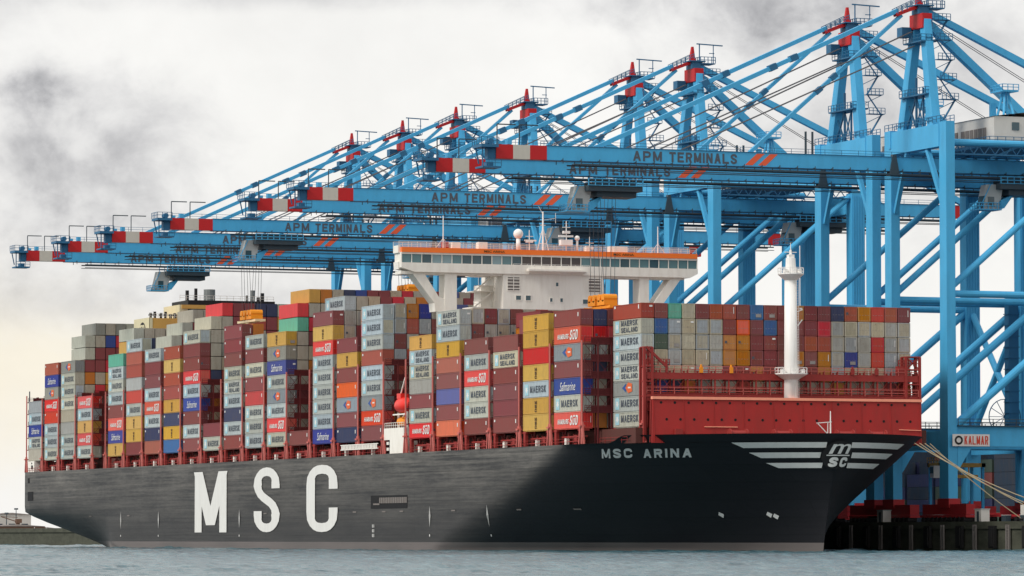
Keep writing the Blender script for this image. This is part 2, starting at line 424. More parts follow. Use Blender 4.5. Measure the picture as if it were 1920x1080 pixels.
def arc(cx, cy, rx, ry, a0, a1, n=7, e=2.6):
    o = []
    for i in range(n+1):
        a = math.radians(a0+(a1-a0)*i/n); c, s_ = math.cos(a), math.sin(a)
        o.append((cx+rx*math.copysign(abs(c)**(2/e), c), cy+ry*math.copysign(abs(s_)**(2/e), s_)))
    return o
GL = {   # polylines in a unit box; 'd' marks straight diagonals cut level at their ends
 'A': [('d', (0, 0), (.5, 1)), ('d', (1, 0), (.5, 1)), [(.2, .3), (.8, .3)]],
 'P': [[(0, 0), (0, 1)], [(0, 1), (.6, 1)]+arc(.6, .72, .4, .28, 90, -90)+[(0, .44)]],
 'M': [[(0, 0), (0, 1)], [(1, 0), (1, 1)], ('d', (0, 1), (.5, .12)), ('d', (1, 1), (.5, .12))],
 'N': [[(0, 0), (0, 1)], [(1, 0), (1, 1)], ('d', (0, 1), (1, 0))],
 'T': [[(.5, 0), (.5, 1)], [(0, 1), (1, 1)]], 'I': [[(.5, 0), (.5, 1)]],
 'E': [[(0, 0), (0, 1)], [(0, 1), (1, 1)], [(0, .52), (.85, .52)], [(0, 0), (1, 0)]],
 'R': [[(0, 0), (0, 1)], [(0, 1), (.6, 1)]+arc(.6, .74, .4, .26, 90, -90)+[(0, .48)], ('d', (.5, .48), (.95, 0))],
 'L': [[(0, 1), (0, 0)], [(0, 0), (1, 0)]], 'H': [[(0, 0), (0, 1)], [(1, 0), (1, 1)], [(0, .5), (1, .5)]],
 'K': [[(0, 0), (0, 1)], ('d', (.1, .45), (.9, 1)), ('d', (.3, .6), (.95, 0))],
 'B': [[(0, 0), (0, 1)], [(0, 1), (.6, 1)]+arc(.6, .76, .35, .24, 90, -90)+[(0, .52)], [(0, .52), (.6, .52)]+arc(.62, .26, .38, .26, 90, -90)+[(0, 0)]],
 'U': [[(0, 1)]+arc(.5, .38, .5, .38, 180, 360, 10)+[(1, 1)]], 'D': [[(0, 0), (0, 1)], [(0, 1)]+arc(.3, .5, .7, .5, 90, -90, 12, 4)+[(0, 0)]],
 'C': [[(1, .66)]+arc(.5, .72, .5, .28, 0, 180, 10)+arc(.5, .28, .5, .28, 180, 360, 10)+[(1, .34)]],
 'G': [arc(.5, .72, .5, .28, 10, 180, 8)+arc(.5, .28, .5, .28, 180, 360, 8)+[(1, .45), (.6, .45)]],
 'S': [[(1, .70)]+arc(.5, .76, .5, .24, 0, 180, 10, 2.3)+[(.03, .70), (.12, .62), (.3, .55), (.7, .45), (.88, .38), (.97, .30)]+arc(.5, .24, .5, .24, 0, -180, 10, 2.3)+[(0, .30)]],
}
GL['\u00dc'] = [[(0, .72)]+arc(.5, .34, .5, .34, 180, 360, 10)+[(1, .72)], [(.05, 1), (.2, 1)], [(.8, 1), (.95, 1)]]
def strokes(mb, txt, fn, W, H, th, nrm, mi=0, gap=0.28, thy=None):
    """block lettering: fn(x, y) maps metres on a W x H strip to 3-D, th is the stroke width, nrm the outward direction"""
    nrm = Vector(nrm); wd = {'I': .22, ' ': .5, 'M': 1.15}
    tot = sum(wd.get(c, 1.0) for c in txt) + gap*(len(txt)-1)
    u = W/tot; x0 = 0; k = 0; thy = thy or th
    for c in txt:
        w = wd.get(c, 1.0)*u; x1 = x0+w
        for st_ in GL.get(c, []):
            k += 1; off = nrm*(0.004*(k % 5))
            mp = lambda p: Vector((x0+th/2+p[0]*(w-th), thy/2+p[1]*(H-thy)))
            if st_[0] == 'd':
                a, b_ = mp(st_[1]), mp(st_[2]); sg = 1 if b_.y > a.y else -1
                a.y -= sg*thy/2; b_.y += sg*thy/2
                hw = min(th*.5*math.hypot(1, (b_.x-a.x)/max(.01, abs(b_.y-a.y))), th*.95)
                q = [(a.x-hw, a.y), (a.x+hw, a.y), (b_.x+hw, b_.y), (b_.x-hw, b_.y)]
                mb.quad([Vector(fn(*p))+off for p in q], mi); continue
            pts = [mp(p) for p in st_]
            pts = [p for i_, p in enumerate(pts) if i_ == 0 or (p-pts[i_-1]).length > 1e-4]
            if len(pts) == 2:
                d = (pts[1]-pts[0]).normalized(); pts[0] -= d*(th/2 if abs(d.x) > .5 else thy/2)*1.0; pts[1] += d*(th/2 if abs(d.x) > .5 else thy/2)
            L = []
            for i_, p in enumerate(pts):
                d0 = (p-pts[i_-1]).normalized() if i_ else None
                d1 = (pts[i_+1]-p).normalized() if i_ < len(pts)-1 else None
                d = ((d0 or d1)+(d1 or d0)).normalized(); n_ = Vector((-d.y, d.x))
                cs = max(.6, n_.dot(Vector((-(d0 or d1).y, (d0 or d1).x))))
                hx = th/2/cs; hy = thy/2/cs
                L.append((p+Vector((n_.x*hx, n_.y*hy)), p-Vector((n_.x*hx, n_.y*hy))))
            for (a, b_), (c_, d_) in zip(L, L[1:]):
                mb.quad([Vector(fn(*v))+off for v in (a, b_, d_, c_)], mi)
        x0 = x1+gap*u
# ------------------------------------------------------------------ setting: water, quay, ground
LXc, LYc = 703.01, -288.486
wm = MB(); wm.quad([(9000, -9000, 0), (9000, 63.98, 0), (-1400, 63.98, 0), (-1400, -9000, 0)])
wm.quad([(-1400, -9000, 0), (-1400, 9000, 0), (-30000, 9000, 0), (-30000, -9000, 0)])
WV = []
rw = random.Random(11)
for i in range(30):
    L_ = 0.9*1.155**i; a_ = yaw+PI+rw.gauss(0.35, 0.8)
    WV.append((2*PI/L_*math.cos(a_), 2*PI/L_*math.sin(a_), rw.uniform(0, 6.28), min(.042, .0125*L_**.5)))
import numpy as np
rr = [225.0]
while rr[-1] < 1500: rr.append(rr[-1]+max(.45, rr[-1]*.0021))
rr = np.array(rr); th_ = np.linspace(R(-10), R(10), 560)+yaw
RR, TT = np.meshgrid(rr, th_, indexing='ij')
PX = LXc+RR*np.cos(TT); PY = LYc+RR*np.sin(TT); PZ = np.zeros_like(PX)
for kx, ky, ph, am in WV:
    ph_ = kx*PX+ky*PY+ph; PZ += am*(np.sin(ph_)+.35*np.sin(2*ph_+.7))
PZ *= 1+.5*np.sin(PX*.021+PY*.013+1)*np.sin(PY*.017-PX*.009)
PY = np.minimum(PY, 63.9)
nr_, nc_ = PX.shape
vs_ = np.stack([PX, PY, PZ], -1).reshape(-1, 3)
idx = np.arange(nr_*nc_).reshape(nr_, nc_)
fq = np.stack([idx[:-1, :-1], idx[1:, :-1], idx[1:, 1:], idx[:-1, 1:]], -1).reshape(-1, 4)
cy_ = vs_[fq[:, 0], 1]; fq = fq[cy_ < 63.85]
me = bpy.data.meshes.new('water'); me.vertices.add(len(vs_)); me.vertices.foreach_set('co', vs_.ravel())
me.loops.add(len(fq)*4); me.loops.foreach_set('vertex_index', fq.ravel().astype(np.int32))
me.polygons.add(len(fq)); me.polygons.foreach_set('loop_start', np.arange(0, len(fq)*4, 4, dtype=np.int32)); me.polygons.foreach_set('use_smooth', np.ones(len(fq), dtype=bool))
me.update(calc_edges=True); me.validate(); me.materials.append(MATS['water'])
wo = bpy.data.objects.new('water_ripples', me); COL.objects.link(wo); tag(wo, kind='structure')
wfl = wm.build('water', 'water'); wfl.location.z = -.55
tag(wfl, kind='structure')
QZ = 5.0
g = MB(); g.quad([(-1400, 64.6, QZ), (9000, 64.6, QZ), (9000, 6000, QZ), (-1400, 6000, QZ)])
g.quad([(-1400, 64.6, QZ), (-1400, 6000, QZ), (-1400, 6000, -3), (-1400, 64.6, -3)])
tag(g.build('quay_ground', 'quay_ground'), kind='structure')
qw = empty('quay_wall', (0, 64, 0))
tag(qw, 'concrete quay wall with dark fender recesses below the blue cranes', 'quay wall')
b = MB(); b.box((-1400, 0, -4), (900, 0.6, QZ+0.02)); b.box((-1400, -0.35, 3.9), (900, 0, QZ+0.15)); b.build('wall_face', 'quay_concrete', qw)
for i in range(22):
    x = -110 + i*12.3
    f = MB(); f.box((x, -0.9, 0.6), (x+2.1, -0.36, 4.4)); f.box((x+.3, -1.1, 0.9), (x+1.8, -0.9, 4.1)); f.build('fender', 'rubber', qw)
    f = MB(); xx = x+6; f.bar((xx, -0.5, 0.3), (xx, -0.5, 4.6), .3); f.bar((xx+.9, -0.5, 0.3), (xx+.9, -0.5, 4.6), .3)
    for k in range(9): f.bar((xx, -0.5, .6+k*.45), (xx+.9, -0.5, .6+k*.45), .1)
    f.build('ladder', 'grille_grey', qw)

# ------------------------------------------------------------------ the ship
YC = 30.1; HB = 30.75
ZD = 18.25; ZF = 19.5
def sx(z): return 18 + 7*max(0, min(1.03, z/19.4))**1.2
def hb(x, z):
    s = max(0.0, min(1.03, z/19.4))
    Xs = -86 + 68*s
    pp = 1.25 + (1.85-1.25)*s**0.9; qq = 1.0 + 0.68*s**1.6
    Xe = sx(z)
    t = (x-Xs)/(Xe-Xs)
    if x < -300: # stern narrowing low down
        u = (-300-x)/77.0; lim = 1 - 0.55*max(0, (1-z/9.0))**1.5*min(1, u*1.2)
        return HB*lim
    if t <= 0: return HB
    if t >= 1: return 0.0
    return HB*max(0, 1-t**pp)**(1/qq)
def xstern(z):
    if z >= 8.6: return -376.4
    return -330 - 46.4*(max(0, z)/8.6)**0.62
def stbd(x, z, off=0.0): return YC - hb(x, z) - off
def xat(y, z):
    # X of the bow surface at a given distance y from the centreline
    lo, hi = -10.0, sx(z)
    for _ in range(40):
        m = (lo+hi)/2
        if hb(m, z) > abs(y): lo = m
        else: hi = m
    return lo
ship = empty('container_ship', (-176, YC, 0))
tag(ship, 'huge black hulled container ship with white bridge moored beneath the blue cranes', 'container ship')
SO = Vector((-176, YC, 0))
def sbuild(mb, name, mats, parent=None, smooth=False):
    o = mb.build(name, mats, parent or ship, smooth=smooth)
    o.matrix_parent_inverse = Matrix.Identity(4)
    o.location = -SO if parent is None else (0, 0, 0)
    return o
NX = 150
zs = [-2, 0, 0.8, 1.6, 3, 4.5, 6, 7.5, 8.6, 10, 11.5, 13, 14.5, 16, 17.2, ZD]
zf = zs[:-1] + [ZD, ZF]
def hull():
    mb = MB()
    rows = []
    tt = []
    for i in range(NX+1):
        tt.append(i/NX)
    for side in (1, -1):
        grid = []
        for t in tt:
            col = []
            for z in zf:
                zz = max(z, 0)
                xs, xe = xstern(zz), sx(zz)
                # denser stations towards the bow
                if t < 0.4: x = xs + (-90-xs)*(t/0.4)
                else: x = -90 + (xe+90)*(1-(1-(t-0.4)/0.6)**1.7)
                zt = z
                y = hb(x, zz)
                if z == ZF:
                    fwd_ = max(0.0, min(1.0, (x+4.5)/2.5))
                    zt = ZD + (ZF-ZD)*fwd_
                    if fwd_ == 0: zt = ZD+0.02
                col.append((x, YC - side*y, zt))
            grid.append(col)
        n0 = len(mb.v)
        for c in grid: mb.v += c
        m = len(zf)
        for i in range(NX):
            for j in range(m-1):
                a = n0+i*m+j
                mb.f.append((a, a+m, a+m+1, a+1)); mb.m.append(0)
    # transom
    n0 = len(mb.v)
    for z in zf[:-1]:
        zz = max(z, 0); x = xstern(zz); y = hb(x, zz)
        mb.v += [(x, YC-y, z), (x, YC+y, z)]
    for j in range(len(zf)-2):
        a = n0+2*j; mb.f.append((a, a+1, a+3, a+2)); mb.m.append(0)
    # deck
    n0 = len(mb.v); xs_ = [-376.4, -300, -200, -100, -60, -40, -30, -20, -10, 0, 5, 10, 14, 17, 20, 22, 23.5, 24.6]
    for x in xs_:
        y = hb(x, ZD)-0.1
        mb.v += [(x, YC-max(0, y), ZD-0.15), (x, YC+max(0, y), ZD-0.15)]
    for i in range(len(xs_)-1):
        a = n0+2*i; mb.f.append((a, a+2, a+3, a+1)); mb.m.append(1)
    o = sbuild(mb, 'hull', ['hull_paint', 'deck_brown'])
    bm = bmesh.new(); bm.from_mesh(o.data); bmesh.ops.remove_doubles(bm, verts=bm.verts, dist=0.001)
    bmesh.ops.recalc_face_normals(bm, faces=bm.faces); bm.to_mesh(o.data); bm.free()
    for p in o.data.polygons: p.use_smooth = p.material_index == 0 and abs(p.normal.x) < 0.98
    return o
hull_o = hull()
def hull_word(name, txt, x0, x1, z0, z1, mat='letter_white', subdiv=0, **k):
    mb = MB()
    add_text(mb, txt, lambda u, v: (x0+(x1-x0)*u, z0+(z1-z0)*v, 0), **k)
    me = bpy.data.meshes.new(name); me.from_pydata(mb.v, [], mb.f)
    bm = bmesh.new(); bm.from_mesh(me)
    L = x1-x0
    for i in range(1, subdiv):
        bmesh.ops.bisect_plane(bm, geom=bm.verts[:]+bm.edges[:]+bm.faces[:], plane_co=(x0+L*i/subdiv, 0, 0), plane_no=(1, 0, 0))
    for vtx in bm.verts:
        x, z = vtx.co.x, vtx.co.y
        vtx.co = (x, stbd(x, z, 0.12), z)
    bm.to_mesh(me); bm.free()
    me.materials.append(MATS[mat])
    o = bpy.data.objects.new(name, me); COL.objects.link(o); o.parent = hull_o; return o
for ch, xa, xb, z1, tx in (('M', -235.0, -212.3, 16.4, 5.0), ('S', -193.6, -176.5, 16.75, 5.3), ('C', -159.3, -140.1, 16.75, 5.3)):
    w = MB(); strokes(w, ch, lambda x, y: (xa+x, stbd(xa+x, 3.5+y, .12), 3.5+y), xb-xa, z1-3.5, tx, (0, -1, 0), thy=1.75 if ch != 'M' else .1)
    w.build('hull_letter', 'letter_white', hull_o)
# name on the bow flare, set out along the curve of the plating
def bow_name(txt, xa, xb, z0, z1):
    sk = lambda x, y: xa+x+1.27*(y-(z1-z0)/2)
    w = MB(); strokes(w, txt, lambda x, y: (sk(x, y), stbd(sk(x, y), z0+y, .1), z0+y), xb-xa, z1-z0, .4, (.3, -1, 0), gap=.38)
    w.build('ship_name', 'letter_white', hull_o)
# emblem with wings round the stem
def bow_strip(ya, yb, z0, z1, slant_a, slant_b, name='wing_stripe'):
    mb = MB(); n = 24
    for i in range(n):
        def P(t, v):
            z = z0+(z1-z0)*v
            a = ya + slant_a*(1-v); bb = yb + slant_b*(1-v)
            y = a+(bb-a)*t
            x = xat(y, z)
            return (x+0.12, YC+y+(0.1 if y > 0 else -0.1), z)
        mb.quad([P(i/n, 0), P((i+1)/n, 0), P((i+1)/n, 1), P(i/n, 1)])
    o = mb.build(name, 'letter_white', hull_o); return o
for z0, z1, a_out, b_out in ((17.15, 18.05, -15.3, 17.2), (15.5, 16.4, -12.4, 15.2), (13.85, 14.7, -9.6, 12.4)):
    bow_strip(a_out, -2.6 if 15 < z0 < 16 else -2.0, z0, z1, 1.9, 0, 'wing_stripe')
    bow_strip(2.9 if 15 < z0 < 16 else 2.4, b_out, z0, z1, 0, -1.3, 'wing_stripe')
mb = MB(); n = 28
ctr = (xat(0, 16.0)+0.35, YC, 15.95)
for i in range(n):
    a0, a1 = 2*PI*i/n, 2*PI*(i+1)/n
    f = lambda a, r: (xat(r*math.cos(a), 15.95+r*math.sin(a)*0.86)+0.5, YC+r*math.cos(a), 15.95+r*math.sin(a)*0.86)
    mb.quad([f(a0, 0.01), f(a0, .5), f(a1, .5)])
    for r_ in range(5): mb.quad([f(a0, .5+r_*.44), f(a0, .94+r_*.44), f(a1, .94+r_*.44), f(a1, .5+r_*.44)])
mb.build('emblem_disc', 'soot_black', hull_o)
mb = MB()
def emb(y0, y1, z0, z1):
    def F(u, v):
        y = y0+(y1-y0)*u; z = z0+(z1-z0)*v
        return (xat(y, z)+0.7, YC+y, z)
    return F
add_text(mb, 'm', emb(-1.75, 2.0, 16.15, 17.75), bold=0.0, shear=0.25)
add_text(mb, 'm', lambda u, v: Vector(emb(-1.6, 2.15, 16.15, 17.75)(u, v))+Vector((.01, 0, 0)), bold=0.0, shear=0.25)
strokes(mb, 'SC', lambda x, y: Vector(emb(-1.55, 1.75, 14.0, 15.6)(x/3.5, y/1.8))+Vector((0, y*.12, 0)), 3.5, 1.8, .5, (1, 0, 0))
F = emb(-2.0, 2.2, 15.82, 16.0)
for i in range(8): mb.quad([F(i/8, 0), F((i+1)/8, 0), F((i+1)/8, 1), F(i/8, 1)])
mb.build('emblem_letters', 'letter_white', hull_o)

# --- bays
PC = 14.767
XA = [-i*PC for i in range(7)]
X8 = -6*PC-12.19-15.218; XB = [X8-i*PC for i in range(13)]
X9 = X8-12*PC-12.19-13.754; XC = [X9-i*PC for i in range(4)]
BAYS = [('A%d' % i, x) for i, x in enumerate(XA)] + [('B%d' % i, x) for i, x in enumerate(XB)] + [('C%d' % i, x) for i, x in enumerate(XC)]
BX = dict(BAYS); BI = {n: i for i, (n, x) in enumerate(BAYS)}
ZB = 21.07; ROW = 2.51; CL = 12.19; CW = 2.34
def rows_of(n): return (5.02, 20) if n == 'A0' else (0.0, 24)

# hatch coaming and deck edge fittings
mb = MB()
mb.box((-374, 3.2, ZD-0.1), (2.0, 57.0, ZB-0.35), 0)
sbuild(mb, 'hatch_coaming', 'deck_brown')
for n, X in BAYS:
    y0, nr = rows_of(n)
    mb = MB()   # one deck-edge frame per bay: stools, pipes, rails
    for xx in (X-0.5, X-CL+0.5):
        mb.box((xx-0.45, y0+0.05, ZD-0.1), (xx+0.45, y0+0.6, ZB-0.12))
        mb.box((xx-0.7, y0+0.02, ZB-0.5), (xx+0.7, y0+1.6, ZB-0.14))
    for k in range(5):
        x = X-2-k*2.2
        mb.bar((x, y0+1.4, ZD-.1), (x, y0+1.4, ZB-0.9), 0.25)
    mb.bar((X-CL, y0+1.2, ZD+1.4), (X, y0+1.2, ZD+1.4), 0.28)
    mb.bar((X-CL, y0+0.9, ZD+0.6), (X, y0+0.9, ZD+0.6), 0.16)
    mb.box((X-5.6, y0+1.1, ZD-.1), (X-4.4, y0+2.0, ZD+1.7)); mb.box((X-9.6, y0+1.3, ZD-.1), (X-8.8, y0+2.0, ZD+1.2))
    fr = sbuild(mb, 'deck_edge_frame', 'post_light_red' if False else 'ship_red')
    vb = MB(); vx = X-7.0+random.uniform(-1, 1)
    vb.box((vx-0.5, y0+0.35, ZD-0.05), (vx+0.35, y0+0.9, ZD+1.15)); vb.build('vent_box', 'ship_white', fr)
    mb = MB(); rail(mb, (X-CL, -0.35 if n != 'A0' else 2.5, ZD), (X, -0.35 if n != 'A0' else 2.5, ZD), 1.0, 2.4, 0.03)
    mb.build('deck_rail', 'ship_red', fr)

# lashing bridges, one ahead of each bay plus the ends
def lashing_bridge(xc, y0, nr, ztop, wide=1.2, front=False):
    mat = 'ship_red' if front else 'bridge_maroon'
    root = empty('lashing_bridge', (0, 0, 0), ship); root.location = -SO
    y1 = y0+nr*ROW
    ks = list(range(nr+1)) if front else [1, 2, 3, 4, 5, 6] + list(range(8, nr, 2)) + [nr]
    me = None
    for k in sorted(set(ks)):
        y = y0+k*ROW-0.03
        if me is None:
            c = MB()
            for s in (-1, 1): c.box((s*(wide/2)-0.14, -0.12, ZD), (s*(wide/2)+0.14, 0.12, ztop))
            for q in range(1, 6):
                if ZD+q*2.9 < ztop: c.box((-wide/2, -.06, ZD+q*2.9), (wide/2, .06, ZD+q*2.9+.18))
            me = c.mesh('column', mat)
        o = bpy.data.objects.new('column', me); COL.objects.link(o); o.parent = root; o.location = (xc, y, 0)
    p = MB(); p.box((xc-.2, y0-0.36, ZD), (xc+.2, y0-0.14, ztop+0.3)); p.build('outer_post', 'post_light_red', root)
    z = ZB+2.5
    while z < ztop+0.5:
        w = MB(); w.box((xc-wide/2, y0+0.1, z), (xc+wide/2, y1, z+0.22))
        if not front: w.box((xc+wide/2-.05, y0+1.2, z+.22), (xc+wide/2, y1, z+1.15))  # dark plates added so the gaps between bays read as shaded
        rail(w, (xc+wide/2+.05, y0, z+0.22), (xc+wide/2+.05, y1, z+0.22), 1.0, 1.25, 0.045, n=3)
        w.build('walkway', mat, root)
        z += 2.9
    w = MB()
    for k in range(nr):        # crossed lashing rods on the face of each bay
        ya, yb = y0+k*ROW+.1, y0+(k+1)*ROW-.1
        for zz in (ZB+2.7, ZB+5.6, ZB+8.5, ZB+11.4):
            if zz+2.6 > ztop+.5: continue
            w.bar((xc+wide/2, ya, zz), (xc+wide/2, yb, zz+2.7), .07); w.bar((xc+wide/2, yb, zz), (xc+wide/2, ya, zz+2.7), .07)
    w.build('lashing_rods', mat, root)
    w = MB()
    for q in (-1, 1): w.bar((xc+q*1.05, y0-.28, ZD), (xc+q*.3, y0-.28, ZB+.9), .3)
    w.bar((xc-.5, y0-.28, ZB+.3), (xc+.5, y0-.28, ZB+.3), .9, .3)
    w.build('foot', 'post_light_red', root)
    return root
zt_of = lambda n: 35.4
for i, (n, X) in enumerate(BAYS):
    y0, nr = rows_of(n)
    if n == 'A0': continue
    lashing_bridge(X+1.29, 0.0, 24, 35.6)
for X in (XB[0]+1.2, XC[0]+1.2, XA[6]-CL-1.3, XB[12]-CL-1.3, XC[3]-CL-0.9):
    if X in (XB[0]+1.2, XC[0]+1.2): continue
    lashing_bridge(X, 0.0, 24, 35.6 if X > -370 else 36.6)
# foremost bridge, seen face on
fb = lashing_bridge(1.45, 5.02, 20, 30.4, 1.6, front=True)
w = MB()
w.box((2.27, 5.0, 28.9), (2.45, 55.3, 30.0))            # deep top beam
w.box((2.27, 5.0, 25.2), (2.42, 55.3, 26.4))
w.build('cross_beam', 'ship_red', fb)
w = MB()
rail(w, (2.5, 5.0, 30.0), (2.5, 55.3, 30.0), 1.1, 1.25, 0.04)
rail(w, (2.5, 5.0, 26.4), (2.5, 55.3, 26.4), 1.1, 2.5, 0.04)
w.build('hand_rail', 'post_light_red', fb)
for ya, yb, zt in ((4.6, 6.0, 34.2), (53.0, 55.6, 33.2)):
    w = MB()
    for y in (ya, yb):
        for x in (0.8, 2.4): w.bar((x, y, ZD), (x, y, zt), 0.42)
    for z in (26, 28.5, 31, zt): w.box((0.6, ya, z-0.1), (2.6, yb, z+0.1))
    w.bar((2.4, ya, 31), (2.4, yb, zt), 0.2); w.bar((2.4, yb, 31), (2.4, ya, zt), 0.2)
    if ya < 10:
        w.bar((2.4, 5, zt), (2.4, 8.6, 31.0), 0.4); w.bar((2.4, 8.6, 30), (2.4, 8.6, 32.1), 0.3)
        rail(w, (2.4, 5, 31.2), (2.4, 9.2, 31.2), 1.0, 1.0, 0.06)
    else:
        rail(w, (2.4, 51.6, 31.6), (2.4, 55.4, 31.6), 1.0, 0.9, 0.06); w.box((1.2, 51.6, 30.0), (2.4, 53.0, 31.6))
    w.build('end_tower', 'ship_red', fb)
for y in (14.9, 20.4, 42.9, 47.4):
    w = MB(); w.box((2.35, y-0.3, 30.0), (2.7, y+0.3, 31.0)); w.tube((2.5, y, 31), (2.5, y, 31.4), 0.18); w.build('search_light', 'spreader_orange' if y < 30 else 'ship_red', fb)

# breakwater
bwk = MB()
P0, P1 = (5.2, 55.0)
bwk.hexa([(4.7, 4.9, ZD-0.1), (5.0, 4.9, ZD-0.1), (5.0, 54.7, ZD-0.1), (4.7, 54.7, ZD-0.1)],
         [(4.0, 5.3, 25.6), (4.3, 5.3, 25.6), (4.3, 54.9, 25.6), (4.0, 54.9, 25.6)])
bw = sbuild(bwk, 'breakwater', 'breakwater_red')
t_ = MB(); t_.box((3.8, 5.2, 25.45), (4.5, 55.0, 25.9)); t_.build('top_rail', 'rail_salmon', bw)
def bwx(z): return 4.3 + (5.0-4.3)*(25.6-z)/(25.6-ZD+0.1)
for i in range(19):
    for z, off in ((24.9, 0), (22.1, 0.9)):
        y = 6.8+off+i*2.5
        if y > 54: continue
        h = MB(); x = bwx(z)
        h.tube((x-0.1, y, z), (x+0.04, y, z), .23, seg=10); h.build('drain_hole', 'black_void', bw)
w = MB()
for i in range(10):
    y = 5.2+i*5.5; w.bar((0.5+3.2, y, ZD), (0.5+3.4, y, 25.3), 0.3)
w.box((bwx(19.6), 9, 19.2), (bwx(19.6)+0.5, 10.3, 20.5)); w.build('stay', 'ship_red', bw)
w = MB(); w.bar((bwx(21)+.1, 14.5, 20.9), (bwx(21)+.1, 20.5, 20.9), 0.15); w.bar((bwx(20.4)+.1, 50.5, 20.7), (bwx(20.4)+.1, 54.6, 20.6), 0.13)
w.build('pipe', 'rail_salmon', bw)
for i in range(10):
    y = 5.4+i*5.45
    w = MB(); w.bar((bwx(18.4)+.03, y, 18.4), (bwx(25.4)+.03, y, 25.4), .1, .06); w.build('weld_stiffener', 'breakwater_red', bw)
# foremast
fm = empty('foremast', (0, 0, 0), ship); fm.location = -SO
mx_, my_ = 2.9, 31.25
w = MB(); w.tube((mx_, my_, ZD), (mx_, my_, 46.9), 1.24, 1.05, 20); w.build('mast_tube', 'mast_white', fm, smooth=True)
w = MB(); w.tube((mx_, my_, 46.9), (mx_, my_, 49.6), 0.95, 0.8, 14)
w.tube((mx_, my_, 49.6), (mx_, my_, 51.0), 0.35, 0.2, 8); w.tube((mx_, my_, 51), (mx_, my_, 52.2), 0.08, 0.05, 6)
w.bar((mx_, my_-1.1, 50.6), (mx_, my_+1.1, 50.6), 0.14); w.box((mx_-.5, my_-.5, 49.6), (mx_+.5, my_+.5, 50.2))
w.build('mast_head', 'mast_white', fm)
for z, r in ((46.9, 2.2), (30.0, 2.75)):
    w = MB(); w.tube((mx_, my_, z-1.0), (mx_, my_, z-0.1), 1.15, r, 20); w.tube((mx_, my_, z-0.1), (mx_, my_, z+0.12), r, r, 20)
    for i in range(14):
        a = 2*PI*i/14; a2 = 2*PI*(i+1)/14
        p = Vector((mx_+r*math.cos(a), my_+r*math.sin(a), z)); q = Vector((mx_+r*math.cos(a2), my_+r*math.sin(a2), z))
        w.bar(p, p+Vector((0, 0, 1.05)), 0.09); w.bar(p+Vector((0, 0, 1.05)), q+Vector((0, 0, 1.05)), 0.09); w.bar(p+Vector((0, 0, .5)), q+Vector((0, 0, .5)), 0.07)
    for s in (-1, 1): w.box((mx_+0.3, my_+s*(r-0.9)-.3, z+.1), (mx_+1.0, my_+s*(r-0.9)+.3, z+.8))
    w.build('mast_platform', 'mast_white', fm)
w = MB()
for s in (-.3, .3): w.bar((mx_+1.25, my_+.6+s, ZD+2), (mx_+1.2, my_+.6+s, 46.5), 0.05)
for k in range(60): w.bar((mx_+1.25, my_+.3, ZD+2.5+k*.44), (mx_+1.25, my_+.9, ZD+2.5+k*.44), 0.035)
w.bar((mx_, my_+1.0, 40.5), (mx_, my_+2.2, 40.9), .12); w.tube((mx_, my_+2.1, 39.2), (mx_, my_+1.3, 38.2), .1)
w.build('ladder', 'mast_white', fm)
# bow jackstaff and foredeck gear
w = MB(); w.tube((19.5, 30.8, ZD), (19.5, 30.8, 23.3), 0.16, 0.08, 8); w.bar((19.5, 28.3, 21.3), (19.5, 31, 21.5), .14); w.bar((19.5, 28.4, 21.3), (19.5, 30.6, 19.2), .14); w.bar((19.5, 30.3, 21.5), (19.5, 30.3, 18.9), .12)
sbuild(w, 'jackstaff', 'mast_white')
for y in (17.5, 25.5, 37, 43):
    w = MB(); w.box((11, y-1, ZD-.1), (12.6, y+1, ZD+1.2)); w.tube((11.8, y-1.4, ZD+1.2), (11.8, y+1.4, ZD+1.2), 0.7, seg=12)
    w.tube((11.8, y-1.6, ZD+1.2), (11.8, y-1.4, ZD+1.2), 1.0, seg=12); w.tube((11.8, y+1.4, ZD+1.2), (11.8, y+1.6, ZD+1.2), 1.0, seg=12)
    sbuild(w, 'mooring_winch', 'ship_red')
w = MB()
for i in range(9):
    y = -13+i*3.2
    x = xat(y, ZF)-0.3
    w.bar((x, YC+y, ZF-.1), (x, YC+y, ZF+0.9), .09)
sbuild(w, 'bow_rail_posts', 'ship_red')

# --- deckhouse
dh = empty('deckhouse', (0, 0, 0), ship); dh.location = -SO
XF = -102.5; XR = -114.2
w = MB(); w.box((XR, 19.5, ZD-0.1), (XF, 40.1, 53.9)); blk = w.build('tower_block', 'ship_white', dh)
w = MB(); w.box((XR+1, 15.2, 46.0), (XF-4.5, 19.5, 46.3)); rail(w, (XF-4.5, 15.2, 46.3), (XF-4.5, 19.5, 46.3), 1.1, 1, .04)
for z in (46.3, 49.3): 
    w.bar((XF-5, 15.6, z), (XF-5, 19.3, z+3), .25); w.box((XR+2, 15.4, z+2.9), (XF-4.6, 19.5, z+3.05)); rail(w, (XF-4.6, 15.4, z+3.05), (XF-4.6, 19.5, z+3.05), 1.0, 1, .035)
w.box((XR+2, 17.2, 46.3), (XF-6, 19.5, 50.5))
w.build('outside_stair', 'ship_white', dh)
def win(parent, y0, y1, z0, z1, mat='glass_dark', name='window', d=0.05, fr=True):
    f = MB()
    if fr:
        t = 0.12; f.box((XF-0.05, y0-t, z0-t), (XF+d+0.03, y0, z1+t)); f.box((XF-0.05, y1, z0-t), (XF+d+0.03, y1+t, z1+t))
        f.box((XF-0.05, y0, z0-t), (XF+d+0.03, y1, z0)); f.box((XF-0.05, y0, z1), (XF+d+0.03, y1, z1+t))
    f.box((XF-0.1, y0, z0), (XF+d, y1, z1), 1)
    o = f.build(name, ['ship_white', mat], parent); return o
